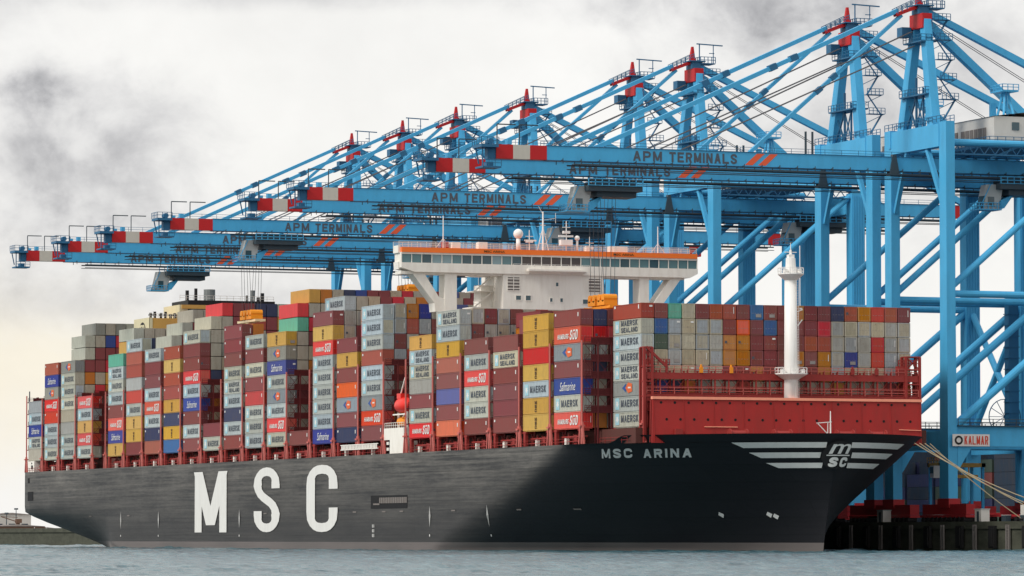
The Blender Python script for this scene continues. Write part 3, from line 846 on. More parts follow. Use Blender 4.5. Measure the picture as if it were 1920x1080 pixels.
for y, z, ww, hh in ((22.6, 47.9, 1.0, .8), (24.6, 47.9, 1.0, .9), (29.3, 47.6, .5, .7), (31.4, 47.6, .5, .7), (36.4, 47.4, 1.2, .8), (30.5, 50.6, .5, .7)):
    win(blk, y-ww/2, y+ww/2, z-hh/2, z+hh/2)
for y in (21.6, 38.2):
    o = win(blk, y-1.2, y+1.2, 49.3, 51.8, 'grille_grey', 'louvre')
    f = MB()
    for k in range(4): f.box((XF+.05, y-1.2, 49.6+k*.6), (XF+.14, y+1.2, 49.75+k*.6))
    f.box((XF+.05, y-.05, 49.3), (XF+.15, y+.05, 51.8)); f.build('grating', 'ship_white', o)
XW = XF-3.5
# bridge deck
br = MB()
# floor slab / fascia below the windows, wing soffit sloping up at the ends
br.hexa([(XW, 1.5, 52.4), (XF+0.3, 1.5, 52.4), (XF+0.3, 58.0, 52.4), (XW, 58.0, 52.4)],
        [(XW, -1.1, 53.2), (XF+0.3, -1.1, 53.2), (XF+0.3, 59.6, 53.2), (XW, 59.6, 53.2)])
br.box((XW, -1.1, 53.2), (XF+0.3, 59.6, 54.15))
br.box((XW, -1.1, 55.75), (XF+0.2, 59.6, 56.1))
br.box((XW+.3, 2, 56.8), (XF-0.6, 57, 57.0))
bo = br.build('bridge_deck', 'ship_white', dh)
w = MB(); w.box((XW+.2, -0.7, 54.15), (XF-.12, 59.2, 55.75)); w.build('window_band', 'black_void', bo)
y = -1.0; rg = random.Random(4)
while y < 59:
    mid = 24 < y+1 < 36
    w = MB(); w.box((XF-.1, y+.1, 54.2), (XF+.03, y+1.9, 55.72)); w.build('bridge_window', rg.choice(['glass_dark', 'glass_teal', 'glass_teal', 'glass_pale']) if not mid else 'glass_brown', bo); y += 2.02
w = MB(); w.box((XW+.3, -1.0, 54.2), (XF-.4, -.8, 55.7)); w.build('bridge_window', 'glass_teal', bo)
w = MB()
y = -1.0
while y < 59.5:
    w = MB(); w.box((XF+0.0, y-0.07, 54.15), (XF+0.14, y+0.07, 55.75)); w.build('mullion', 'ship_white', bo); y += 2.02
w = MB()
for y in (-1.1, 59.45): w.box((XW, y, 54.15), (XF+0.16, y+.15, 55.75))
for x in (XW+1.2, XW+2.4): w.box((x, -1.12, 54.15), (x+.15, -1.0, 55.75))
w.build('window_post', 'ship_white', bo)
w = MB(); w.box((XW+.1, -1.0, 56.1), (XF+0.35, 59.5, 57.05)); w.build('orange_band', 'bridge_orange', bo)
w = MB(); w.box((XW+.1, -1.45, 56.0), (XF-.6, -1.0, 57.4)); w.hexa([(XW+.1, -1.3, 52.9), (XF-.8, -1.3, 52.9), (XF-.8, -1.1, 52.9), (XW+.1, -1.1, 52.9)], [(XW+.1, -1.4, 54.3), (XF-.8, -1.4, 54.3), (XF-.8, -1.1, 54.3), (XW+.1, -1.1, 54.3)])
w.build('wing_end', 'ship_white', bo)
w = MB(); w.box((XF+0.2, 24.2, 53.0), (XF+1.7, 36.0, 53.35)); w.hexa([(XF+.1, 24.6, 52.5), (XF+.4, 24.6, 52.5), (XF+.4, 35.6, 52.5), (XF+.1, 35.6, 52.5)], [(XF+.1, 24.2, 53), (XF+1.7, 24.2, 53), (XF+1.7, 36, 53), (XF+.1, 36, 53)])
rail(w, (XF+1.6, 21, 53.35), (XF+1.6, 36.5, 53.35), .9, 1.4, .03); w.build('balcony', 'ship_white', bo)
w = MB(); rail(w, (XF, -1.5, 57.05), (XF, 59.4, 57.05), 1.1, 1.8, .035, n=3); rail(w, (XW+.3, -1.5, 57.05), (XW+.3, 59.4, 57.05), 1.1, 1.8, .035, n=3); w.build('roof_rail', 'ship_white', bo)
w = MB()
for y, s in ((16, .9), (8.8, 0), (37.5, .4), (42.5, .5)):
    if s: q_ = MB(); q_.box((XW+.5, y-s, 57.0), (XW+2, y+s, 57.9+s*.6)); q_.build('roof_locker', 'ship_white', bo)
w.box((XW+.5, 9.6, 57), (XW+2.4, 11.3, 58.3)); w.build('roof_locker', 'ship_white', bo)
w = MB(); w.box((XW+.5, 43, 57), (XW+2.4, 45.5, 58.2)); w.build('roof_locker', 'ship_white', bo)
w = MB(); w.box((XW+.5, 8.0, 57), (XW+1.6, 9.2, 58.4)); w.build('roof_box', 'crane_red_dull', bo)
for y, txt in ((17.5, 1), (44.0, 1)):
    w = MB(); add_text(w, 'MSC ARINA', lambda u, v: (XF+0.42, y-2+4.2*u, 56.35+0.42*v), bold=.02); w.build('name_board', 'letter_brown', bo)
for y, z0, z1, r in ((8.1, 57, 63.3, .13), (28.4, 57, 64.6, .22), (33.2, 57, 62.9, .13), (52.2, 57, 62.3, .13), (25.6, 57, 61.0, .12), (38.0, 57, 60.0, .1)):
    w = MB(); w.tube((XF-2, y, z0), (XF-2, y, z1), r, r*.7, 8)
    if r > .2:
        for z in (58.5, 60.3, 62.0): w.bar((XF-2, y-.9+(z-58)*.1, z), (XF-2, y+.9-(z-58)*.1, z), .14)
        w.bar((XF-2, y-1.2, 57), (XF-2, y, 61.5), .15); w.bar((XF-2, y+1.2, 57), (XF-2, y, 61.5), .15); w.bar((XF-2, y-.2, 64.4), (XF-2, y-.9, 65.6), .08); w.bar((XF-2, y+.2, 63), (XF-2, y+2.6, 63.4), .08); w.bar((XF-2, y+2.6, 62.4), (XF-2, y+2.6, 64.4), .08)
    elif y < 10 or y > 50: w.bar((XF-2, y, 59), (XF-2, y+1.6, 57), .08); w.bar((XF-2, y, 59), (XF-2, y-1.6, 57), .08)
    elif 24 < y < 40: w.box((XF-2.3, y-.7, z1-2.4), (XF-1.7, y+.7, z1-1.9)); w.bar((XF-2, y-.8, z1-1.2), (XF-2, y+.8, z1-1.2), .12)
    w.build('antenna_mast', 'mast_white', bo)
for y, r, z in ((23.5, .95, 59.3), (35.6, .5, 59.2)):
    w = MB(); w.tube((XF-2.4, y, 57), (XF-2.4, y, z), r*.45, seg=10)
    segs = 8
    for i in range(segs):
        a0 = PI*i/segs; a1 = PI*(i+1)/segs
        w.tube((XF-2.4, y, z+r-r*math.cos(a0)), (XF-2.4, y, z+r-r*math.cos(a1)), max(.02, r*math.sin(a0)), max(.02, r*math.sin(a1)), 16, cap=False)
    w.build('radar_dome', 'mast_white', bo, smooth=True)
w = MB(); w.bar((XF-2, 31.6, 60.0), (XF-2, 34.6, 60.0), .3, .35); w.bar((XF-2, 24.6, 59.0), (XF-2, 27.0, 59.0), .25, .3); w.box((XF-2.6, 31.9, 58.2), (XF-1.4, 34.3, 59.3)); w.build('radar_scanner', 'mast_white', bo)
# wing struts
for pts in (((7.8, 10.2, 52.6), (7.8, 10.2, 45.0)), ((47.6, 49.6, 52.6), (47.6, 49.6, 45.0))):
    (a, b2, z1), (c, d2, z0) = pts
    w = MB(); w.box((XW, a, z0), (XF-0.2, b2, z1))
    s = 1 if a < 30 else -1
    e0 = b2 if s < 0 else a    # inner corner where the diagonal arrives
    if s > 0: w.hexa([(XW, 7.2, 44.8), (XF-.25, 7.2, 44.8), (XF-.25, 8.6, 44.8), (XW, 8.6, 44.8)], [(XW, 0.9, 52.6), (XF-.25, 0.9, 52.6), (XF-.25, 3.4, 52.6), (XW, 3.4, 52.6)])
    else: w.hexa([(XW, 49.2, 45.5), (XF-.25, 49.2, 45.5), (XF-.25, 51.2, 45.5), (XW, 51.2, 45.5)], [(XW, 54.4, 52.6), (XF-.25, 54.4, 52.6), (XF-.25, 56.6, 52.6), (XW, 56.6, 52.6)])
    if s > 0: w.hexa([(XW, 5.9, 45.0), (XF-.3, 5.9, 45.0), (XF-.3, 8, 45.0), (XW, 8, 45.0)], [(XW, 5.6, 48.0), (XF-.3, 5.6, 48.0), (XF-.3, 8, 47.4), (XW, 8, 47.4)])
    w.box((XW, min(a, b2)-(.0 if s > 0 else 0), ZD), (XF-1, max(a, b2), z0+.1))
    w.build('wing_strut', 'ship_white', dh)
w = MB(); w.box((XW, -1.0, 52.0), (XF-.3, 19.5, 52.6)); w.box((XW, 40.1, 52.0), (XF-.3, 57.0, 52.6)); w.build('wing_beam', 'ship_white', dh)
# lifeboats and embarkation house at the ship's side
w = MB(); w.box((-110.9, -0.3, ZD-.1), (-103.0, 3.2, 23.1)); w.box((-114.2, -0.3, 20.9), (-110.9, 3.0, 23.1)); lh = sbuild(w, 'embarkation_house', 'ship_white')
w = MB(); w.box((-113.9, 0.4, ZD-.1), (-110.95, 3.0, 20.9)); w.build('doorway', 'black_void', lh)
w = MB()
for z in (18.9, 20.0): w.box((-113.6, 0.0, z), (-112.4, .6, z+.55))
rail(w, (-114, -.2, 23.1), (-103.2, -.2, 23.1), 1.0, 1.2, .04); w.build('locker', 'ship_white', lh)
def capsule(mb, x0, x1, yc, zc, ry, rz, mi=0):
    seg = 14; rings = 10; n0 = len(mb.v)
    for i in range(rings+1):
        t = i/rings; x = x0+(x1-x0)*t
        s = max(.04, (1-abs(2*t-1)**3.2))**.5
        for k in range(seg):
            a = 2*PI*k/seg; mb.v.append((x, yc+ry*s*math.cos(a), zc+rz*s*math.sin(a)*(1.0 if math.sin(a) > 0 else .9)))
    for i in range(rings):
        for k in range(seg):
            a = n0+i*seg+k; b2 = n0+i*seg+(k+1) % seg
            mb.f.append((a, b2, b2+seg, a+seg)); mb.m.append(mi)
    mb.f.append(tuple(n0+k for k in range(seg))); mb.m.append(mi); mb.f.append(tuple(n0+rings*seg+k for k in range(seg))); mb.m.append(mi)
w = MB(); capsule(w, -109.8, -102.9, 1.0, 27.3, 1.5, 1.55); lb = sbuild(w, 'lifeboat', 'lifeboat_red', smooth=True)
w = MB(); w.box((-108.4, 0.2, 28.6), (-106.2, 1.8, 29.6)); w.build('conning_box', 'lifeboat_red', lb)
w = MB(); w.bar((-107.8, .8, 29.4), (-105.2, .8, 32.6), .22); w.build('boat_hook', 'ship_white', lb); w = MB(); w.bar((-104, .8, 23.1), (-104, .8, 26.2), .3); w.bar((-109, .8, 23.1), (-109, .8, 26), .3); w.box((-109.8, -.1, 25.5), (-103, .1, 25.75)); w.build('davit', 'ship_white', lb)
w = MB(); capsule(w, -109.6, -105.6, 1.2, 24.3, 1.0, 0.9); rb = sbuild(w, 'rescue_boat', 'spreader_orange', smooth=True)
w = MB(); w.bar((-107.5, 1, 24.8), (-105.2, 1, 26.6), .2); w.build('davit_arm', 'ship_white', rb)
# accommodation ladder stowed along the deck edge
w = MB()
for i in range(24):
    x = -138.5+i*.88; w.box((x, -.55, 19.55+i*0), (x+.55, -.45, 20.25))
w.bar((-139, -.5, 20.35), (-117, -.5, 20.35), .16); w.bar((-139, -.5, 19.45), (-117, -.5, 19.45), .16)
sbuild(w, 'accommodation_ladder', 'ship_white')
w = MB(); w.box((-120.6, stbd(-110, 9)-.06, 7.9), (-100.0, stbd(-110, 9)+.1, 10.4)); so = sbuild(w, 'side_port', 'black_void')
w = MB()
for i in range(16): 
    x = -115.5+i*.98; w.box((x, stbd(-110, 9)-.14, 8.9), (x+.7, stbd(-110, 9)-.08, 10.0))
w.box((-119.0, stbd(-110, 9)-.14, 8.6), (-115.5, stbd(-110, 9)-.08, 8.9)); w.build('pilot_ladder', 'grille_grey', so)
# hull markings
def mark(name, pts, mat='letter_white'):
    xm = pts[0][0]; ref = stbd(xm, 9)
    P_ = []
    for x, z in pts:
        xx = x
        for _ in range(6): xx = x-2.04*(stbd(xx, z)-ref)*.8 if ref < 1 else x
        P_.append((xx, stbd(xx, z, .12), z))
    w = MB(); w.quad(P_); o = w.build(name, mat, hull_o); return o
for x in (-292, -262.3, -203.5, -87.5, -57.8):
    mark('tug_mark', [(x-.45, 6.4), (x, 4.3), (x+.45, 6.4), (x, 8.3)], 'mark_grey')
    mark('tug_mark', [(x-.2, 2.6), (x+.2, 2.6), (x+.2, 3.0), (x-.2, 3.0)])
for x in (-318, -286, -223, -186, -130, -113, -103, -75, -45, -30):
    mark('draught_mark', [(x-1.0, 7.2), (x+1.0, 7.2), (x+1.0, 7.45), (x-1.0, 7.45)], 'grille_grey')
for z in (2.5, 3.4, 4.3):
    for s in (0, .8): mark('draught_figure', [(-119.6+s, z), (-119.3+s, z), (-119.3+s, z+.6), (-119.6+s, z+.6)], 'letter_white')
for x, z in ((1.0, 6.2), (10.2, 6.2), (11.2, 5.9)):
    mark('thruster_mark', [(x-.7, z), (x-.2, z-.5), (x+.5, z+.1), (x-.1, z+.5)])
w = MB(); w.box((-373.5, -.72, 11.3), (-368.6, -.55, 13.5)); sbuild(w, 'stern_fairlead', 'black_void')
w = MB(); w.box((-373.5, -.72, 15.6), (-372, -.55, 16.8)); sbuild(w, 'stern_fairlead', 'black_void')
w = MB(); w.tube((-375.6, 0.2, ZD), (-375.6, 0.2, 38.0), .22, .14, 6); sbuild(w, 'stern_light_mast', 'steel_dark')
w = MB(); w.box((-375, -.2, ZD), (-369.5, 1.6, 20.9)); sw = sbuild(w, 'stern_house', 'ship_white')
w = MB(); w.box((-372.1, -.26, 19), (-370.6, -.18, 19.9)); w.box((-372.0, -.26, 20.2), (-371.3, -.18, 20.6)); w.build('window', 'black_void', sw)

# --- funnels / engine casing
fn = empty('funnel_casing', (0, 0, 0), ship); fn.location = -SO
w = MB(); w.box((-318.6, 17.1, ZD), (-305.8, 40.0, 56.2)); w.build('casing', 'cream', fn)
w = MB(); w.box((-305.8, 17.6, 55.3), (-305.5, 40.0, 56.2)); w.build('buff_band', 'buff', fn)
w = MB(); w.box((-305.8, 19.1, 52.0), (-305.45, 39.8, 55.25)); w.box((-318.6, 19.1, 56.2), (-305.6, 40.2, 57.3)); w.build('black_band', 'soot_black', fn)
w = MB(); w.box((-318.0, 9.9, ZD), (-305.8, 17.0, 53.0)); fw = w.build('funnel_body', 'buff', fn)
w = MB(); w.box((-318.1, 9.75, 48.0), (-305.7, 9.9, 53.1)); w.box((-306.3, 9.8, 48.0), (-305.7, 10.6, 53.1)); fp = w.build('side_panel', 'cream', fn)
w = MB()
for i in range(16):
    a0, a1 = 2*PI*i/16, 2*PI*(i+1)/16
    cxp, czp, r = -311, 50.3, 1.9
    w.quad([(cxp, 9.72, czp), (cxp+r*1.3*math.cos(a0), 9.72, czp+r*math.sin(a0)), (cxp+r*1.3*math.cos(a1), 9.72, czp+r*math.sin(a1))])
w.build('emblem_disc', 'soot_black', fp)
w = MB(); add_text(w, 'm', lambda u, v: (-312.8+3.6*u, 9.66, 50.4+1.2*v), bold=.04); strokes(w, 'SC', lambda x, y: (-312.6+x, 9.66, 48.9+y), 3.2, 1.1, .4, (0, -1, 0)); w.build('emblem_letters', 'cream', fp)
for y, r, h, mt in ((19.9, .42, 59.7, 'soot_black'), (22.0, .38, 60.2, 'soot_black'), (25.3, 1.35, 60.0, 'drum_grey'), (35.8, .55, 60.0, 'drum_grey'), (38.2, .45, 59.4, 'soot_black'), (34.4, .25, 58.8, 'soot_black'), (37.2, .4, 58.4, 'soot_black')):
    w = MB(); w.tube((-309, y, 56.5), (-309, y, h), r, seg=14); w.build('exhaust_pipe', mt, fn, smooth=False)
for y in (10.8, 11.8, 13.3, 14.4, 15.6, 16.6, 17.9):
    w = MB(); w.tube((-308, y, 52.9), (-308, y, 54.0+.3*(int(y) % 3)), .33, seg=8); w.box((-308.4, y-.4, 53.6), (-307.6, y+.3, 54.0)); w.build('exhaust_pipe', 'soot_black', fn)
w = MB(); rail(w, (-306, 10, 53), (-306, 17, 53), 1, 1, .04); rail(w, (-306, 17.2, 57.3), (-306, 40, 57.3), 1.1, 1.6, .04); w.build('roof_rail', 'ship_white', fn)


bow_name('MSC', -10.6, -3.5, 15.8, 17.35)
bow_name('ARINA', -1.3, 7.6, 15.75, 17.2)

# ------------------------------------------------------------------ containers
def corrugated(h):
    # 40-foot box: corner posts, rails, corrugated sides and roof; origin at the middle of the base
    mb = MB(); L, Wd = CL/2, CW/2
    for sx_ in (-1, 1):
        for sy in (-1, 1):
            x0, x1 = sorted((sx_*L, sx_*(L-0.2))); y0, y1 = sorted((sy*Wd, sy*(Wd-0.2)))
            mb.box((x0, y0, 0), (x1, y1, h))
    for sy in (-1, 1):
        y0, y1 = sorted((sy*Wd, sy*(Wd-.12)))
        mb.box((-L+.2, y0, 0.0), (L-.2, y1, 0.17)); mb.box((-L+.2, y0, h-0.13), (L-.2, y1, h))
        n = 36; xs = -L+.2; st = (2*L-.4)/n; pr_ = []
        for i in range(n):
            a = xs+i*st
            pr_ += [(a, .03), (a+st*.3, .03), (a+st*.5, .075), (a+st*.8, .075)]
        pr_.append((L-.2, .03))
        for (xa, da), (xb, db) in zip(pr_, pr_[1:]):
            mb.quad([(xa, sy*(Wd-da), .17), (xb, sy*(Wd-db), .17), (xb, sy*(Wd-db), h-.13), (xa, sy*(Wd-da), h-.13)])
    for sx_ in (-1, 1):
        x0, x1 = sorted((sx_*L, sx_*(L-.15)))
        mb.box((x0, -Wd+.2, 0), (x1, Wd-.2, .16)); mb.box((x0, -Wd+.2, h-.14), (x1, Wd-.2, h))
        mb.quad([(sx_*(L-.06), -Wd+.2, .16), (sx_*(L-.06), Wd-.2, .16), (sx_*(L-.06), Wd-.2, h-.14), (sx_*(L-.06), -Wd+.2, h-.14)])
    mb.quad([(-L, -Wd+.02, h-.04), (L, -Wd+.02, h-.04), (L, Wd-.02, h-.04), (-L, Wd-.02, h-.04)])
    mb.box((-L+.12, -Wd+.1, -.16), (L-.12, Wd-.1, .05))  # filler slab added below the base to keep the tier gap dark
    return mb
def doors(h):
    mb = MB(); x = CL/2-.055
    for a, b in ((-1.0, -0.02), (0.02, 1.0)):
        mb.box((x, a, .18), (x+.03, b, h-.16))
    for y in (-.78, -.28, .28, .78):
        mb.box((x+.03, y-.03, .1), (x+.07, y+.03, h-.1)); mb.box((x+.03, y-.12, 1.0), (x+.06, y+.12, 1.08), 1)
    pass
    return mb
HC, ST, MD = 2.77, 2.46, 2.59
BM = {h: corrugated(h).mesh('container_body', 'container_grey') for h in (HC, ST, MD)}
DM = {h: doors(h).mesh('door', ['container_grey', 'door_bar', 'black_void']) for h in (HC, ST, MD)}
for d in (BM, DM):
    for me in d.values(): pass
def word_mesh(txt, x0, x1, z0, z1, th, mat, font=False):
    mb = MB(); Y = -CW/2-.02
    if font: add_text(mb, txt, lambda u, v: (x0+(x1-x0)*u, Y, z0+(z1-z0)*v), 0, bold=0.0, shear=.35)
    else: strokes(mb, txt, lambda x, y: (x0+x+(y*.25 if mat == 'letter_white' else 0), Y, z0+y), x1-x0, z1-z0, th, (0, -1, 0))
    return mb.mesh('lettering', mat)
def stack_mesh():
    mb = MB(); Y = -CW/2-.02
    for i, c in enumerate('MSC'): strokes(mb, c, lambda x, y: (-.45+x, Y, 1.62-i*.68+y), .95, .6, .2, (0, -1, 0))
    return mb.mesh('lettering', 'letter_brown')
LM = {'M': [word_mesh('MAERSK', -2.7, 4.9, .75, 1.95, .25, 'letter_dark')],
      'R': [word_mesh('MAERSK', -2.6, 4.6, 1.4, 2.35, .22, 'letter_dark'), word_mesh('SEALAND', -2.6, 4.6, .3, 1.15, .2, 'letter_dark')],
      'H': [word_mesh('HAMBURG', -4.4, .6, .75, 1.6, .17, 'letter_white'), word_mesh('S\u00dcD', 1.2, 4.7, .5, 2.2, .3, 'letter_white')],
      'B': [word_mesh('Safmarine', -3.4, 3.8, .6, 2.1, 0, 'letter_white', True)], 'Y': [stack_mesh()]}
def star_mesh():
    mb = MB(); Y = -CW/2-.015
    mb.quad([(-5.2, Y, .35), (-3.5, Y, .35), (-3.5, Y, 2.3), (-5.2, Y, 2.3)], 0)
    n0 = 14; c = (-4.35, 1.32)
    pts = []
    for i in range(n0):
        a = PI/2+2*PI*i/n0; r = .7 if i % 2 == 0 else .32
        pts.append((c[0]+r*math.cos(a), Y-.01, c[1]+r*math.sin(a)*1.05))
    for i in range(n0): mb.quad([(c[0], Y-.01, c[1]), pts[i], pts[(i+1) % n0]], 1)
    return mb.mesh('star_panel', ['logo_sky', 'letter_white'])
STAR = star_mesh()
def arrow_mesh():
    mb = MB(); Y = -CW/2-.02
    mb.quad([(-2.2, Y, 1.35), (-.5, Y, 2.1), (-.5, Y, .6)], 1)
    mb.quad([(-.7, Y-.01, 1.35), (.5, Y-.01, 2.25), (2.2, Y-.01, 2.0), (2.2, Y-.01, .7), (.5, Y-.01, .45)], 0)
    mb.quad([(.4, Y-.02, 1.5), (1.6, Y-.02, 1.5), (1.6, Y-.02, 1.25), (.4, Y-.02, 1.25)], 2)
    return mb.mesh('arrow_logo', ['logo_orange', 'logo_blue', 'letter_white'])
ARROW = arrow_mesh()
def tick_mesh():
    mb = MB(); Y = -CW/2-.02
    mb.quad([(-5.6, Y, 1.9), (-5.0, Y, 1.9), (-5.0, Y, 2.3), (-5.6, Y, 2.3)], 0)
    mb.quad([(4.9, Y, 1.5), (5.3, Y, 1.5), (5.3, Y, 2.2), (4.9, Y, 2.2)], 0)
    return mb.mesh('number_patch', 'letter_white')
TICK = tick_mesh()
PLATES = []
for y0_, y1_, z0_, z1_, mt_ in ((.35, .9, 1.8, 2.1, 'letter_white'), (-.9, -.5, 1.1, 1.5, 'letter_dark'), (.66, .78, .9, 2.0, 'letter_white'), (-.2, .8, .35, .9, 'door_bar')):
    mb = MB(); mb.box((CL/2+.03, y0_, z0_), (CL/2+.045, y1_, z1_)); PLATES.append(mb.mesh('data_plate', mt_))
NCONT = 0
def put(name, data, parent, mat=None):
    o = bpy.data.objects.new(name, data); COL.objects.link(o); o.parent = parent
    if mat:
        o.material_slots[0].link = 'OBJECT'; o.material_slots[0].material = mat
    return o
def container(k, x, y, z, h, label, side=True, end=True):
    global NCONT; NCONT += 1
    o = bpy.data.objects.new('shipping_container', BM[h]); COL.objects.link(o); o.location = (x-CL/2, y+CW/2, z)
    o.material_slots[0].link = 'OBJECT'; o.material_slots[0].material = CM(k)
    tag(o, label, 'container', 'containers stacked on the ship')
    if end:
        dr_ = put('door', DM[h], o, CM(k))
        q_ = random.random()
        if q_ < .4: put('data_plate', PLATES[int(q_*1000) % 4], dr_)
    if side:
        for lm_ in LM.get(k, []): put('lettering', lm_, o)
        if k in 'MR': put('star_panel', STAR, o)
        if k == 'c': put('arrow_logo', ARROW, o)
        if k in 'robedl' and random.random() < .7: put('number_patch', TICK, o)
    return o
ORD = ['zeroth', 'first', 'second', 'third', 'fourth', 'fifth', 'sixth', 'seventh', 'eighth', 'ninth', 'tenth', 'eleventh', 'twelfth', 'thirteenth', 'fourteenth',
       'fifteenth', 'sixteenth', 'seventeenth', 'eighteenth', 'nineteenth', 'twentieth', 'twenty-first', 'twenty-second', 'twenty-third', 'twenty-fourth']
def desc(k, side=True):
    n = CP[k][0]
    if not side: return n
    return {'M': 'light grey block-lettered', 'R': 'pale grey two-line lettered', 'H': 'bright red white-lettered', 'B': 'deep blue white-scripted',
            'Y': 'yellow', 'c': 'mid grey arrow-logo'}.get(k, 'plain ' + n)
# starboard stacks, bottom to top
STK = {
 'A0': ('McMRcMMRo'[0:0] or 'MMcRMMRo', 2.60, ST), 'A1': ('HMBrcHr', 2.92, HC), 'A2': ('YYMYdYY', 2.90, HC), 'A3': ('rrrrRr', 2.88, HC),
 'A4': ('rMMHMr', 2.89, HC), 'A5': ('ersroYMR', 2.885, HC), 'A6': ('HMrgRRY', 2.73, MD),
 'B0': ('rHcMMoMMM', 2.89, HC), 'B1': ('brceryr'.replace('y', 'Y'), 2.91, HC), 'B2': ('BMMMMMHYr', 2.91, HC), 'B3': ('r', 2.92, HC),
 'B4': ('MHMcMBcY', 2.92, HC), 'B5': ('MMMdrMrM', 2.93, HC), 'B6': ('rMbMRMrrr', 2.89, HC), 'B7': ('Mr', 2.92, HC), 'B8': ('rMrBMHrrM', 2.91, HC),
 'B9': ('lYbYooYo', 2.92, HC), 'B10': ('obMHMrrM', 2.92, HC), 'B11': ('rYYMdgooM', 2.90, HC), 'B12': ('YBHrMMRt', 2.91, HC),
 'C0': ('MHYMH', 2.89, HC), 'C1': ('MMggMMMc', 2.90, HC), 'C2': ('MMMdHcBo', 2.90, HC), 'C3': ('gRBMg', 2.90, HC)}
LAST = {}
for n, X in BAYS:
    seq, pitch, h = STK[n]; y0, nr = rows_of(n); bi = BI[n]
    for t, k in enumerate(seq):
        if len(seq) == 1: pos = 'lone'
        elif t == 0: pos = 'bottom'
        elif t == len(seq)-1: pos = 'topmost'
        else: pos = ORD[t+1]+' tier'
        lab = f'{desc(k)} container, {pos}, ship-side stack {ORD[bi+1]} from the bow'
        container(k, X, y0, ZB+t*pitch, h, lab, side=True, end=True)
# foremost block seen end on, columns left to right, tiers top down
A0F = ['rrtwroorlrryrrboydor', 'wlgwggrerlrrrdgwgwgg', 'gkgwggyyrrrroogggdgg', 'gwgwwgyyrrryrygggdgg'.replace('gggdgg', 'gBgdgg'), 'gwwwgwrryrrrrygwwwgg']
for ti, row in enumerate(A0F):
    for c in range(1, 20):
        k = row[c]
        lab = f'{CP[k][0]} container end, {ORD[ti+1]} row down, {ORD[c+1]} column from left, foremost block'
        container(k, 0, 5.02+c*ROW, ZB+(7-ti)*2.60, ST, lab, side=False)
# inner stacks: number of tiers per row (last value carries on), height per tier
INN = {'A0': [8], 'A1': [7], 'A2': [7], 'A3': [6, 6, 7], 'A4': [6, 6, 6, 6, 8], 'A5': [8], 'A6': [7], 'B0': [9], 'B1': [7, 7, 9], 'B2': [9, 10], 'B3': [1, 1, 9],
       'B4': [8, 10, 11], 'B5': [8], 'B6': [9, 9, 8], 'B7': [2, 2, 8], 'B8': [9, 10, 11], 'B9': [8], 'B10': [8, 9, 10, 11], 'B11': [9], 'B12': [8, 10],
       'C0': [5], 'C1': [8, 10, 11], 'C2': [8], 'C3': [5]}
OV = {}
def ov(n, r, d): 
    for t, k in d.items(): OV[(n, r, t)] = k
ov('A1', 1, {7: 'b', 6: 'd', 5: 'g'}); ov('A1', 2, {7: 'r', 6: 'd', 5: 'g'})
ov('A4', 4, {8: 'r', 7: 'y'}); ov('A4', 5, {8: 'o'}); ov('A4', 6, {8: 'y'}); ov('A4', 7, {8: 'r'})
ov('A5', 1, {8: 'g', 7: 'r'}); ov('A5', 2, {8: 'r', 7: 'g'}); ov('A5', 3, {8: 'g', 7: 'g'}); ov('A5', 4, {8: 'r', 7: 'g'})
ov('B0', 1, {9: 'g', 8: 'g', 7: 'r', 6: 'g'}); ov('B0', 2, {9: 'y', 8: 'o', 7: 'g'}); ov('B0', 3, {9: 'B', 8: 'g', 7: 'r'}); ov('B0', 4, {9: 'g', 8: 'r'})
ov('B2', 1, {10: 'M', 9: 'g', 8: 'g'}); ov('B2', 2, {10: 'g', 9: 'g'}); ov('B2', 3, {10: 'w'}); ov('B2', 4, {10: 'r'}); ov('B2', 5, {10: 'd'}); ov('B2', 6, {10: 'w'}); ov('B2', 7, {10: 'y'})
ov('B4', 1, {10: 'H', 9: 't', 8: 'g', 7: 'g', 6: 'g'}); ov('B4', 2, {11: 'Y', 10: 'g', 9: 'd'}); ov('B4', 3, {11: 'y', 10: 'g'})
for r, k in zip(range(4, 16), 'gbBrrwdgyrsg'): ov('B4', r, {11: k})
ov('B6', 1, {9: 'y'}); ov('B8', 1, {10: 'R', 9: 'g', 8: 'g', 7: 'g', 6: 'b'}); ov('B8', 2, {11: 'H', 10: 'g'}); ov('B8', 3, {11: 'r'}); ov('B8', 4, {11: 'r'}); ov('B8', 5, {11: 'b'}); ov('B8', 6, {11: 'b', 10: 'r'})
ov('B10', 1, {9: 'M'}); ov('B10', 2, {10: 'M'}); ov('B10', 3, {11: 'g'}); ov('B10', 4, {11: 'g'}); ov('B11', 1, {9: 'b'}); ov('B12', 1, {10: 'M', 9: 'Y'})
ov('B12', 2, {10: 'g'}); ov('B12', 3, {10: 'g'})
ov('C1', 1, {10: 'M', 9: 'M', 8: 'r', 7: 'y', 6: 'g'}); ov('C1', 2, {11: 'c', 10: 'g', 9: 'r', 8: 'r', 7: 'g', 6: 'd'}); ov('C1', 3, {11: 'g', 10: 'B', 9: 'r'})
stuff = MB(); PAL = list(CP.keys()); pool = 'ggggggMMrrrrrroowwdYyybBlsc'
rs = random.Random(5)
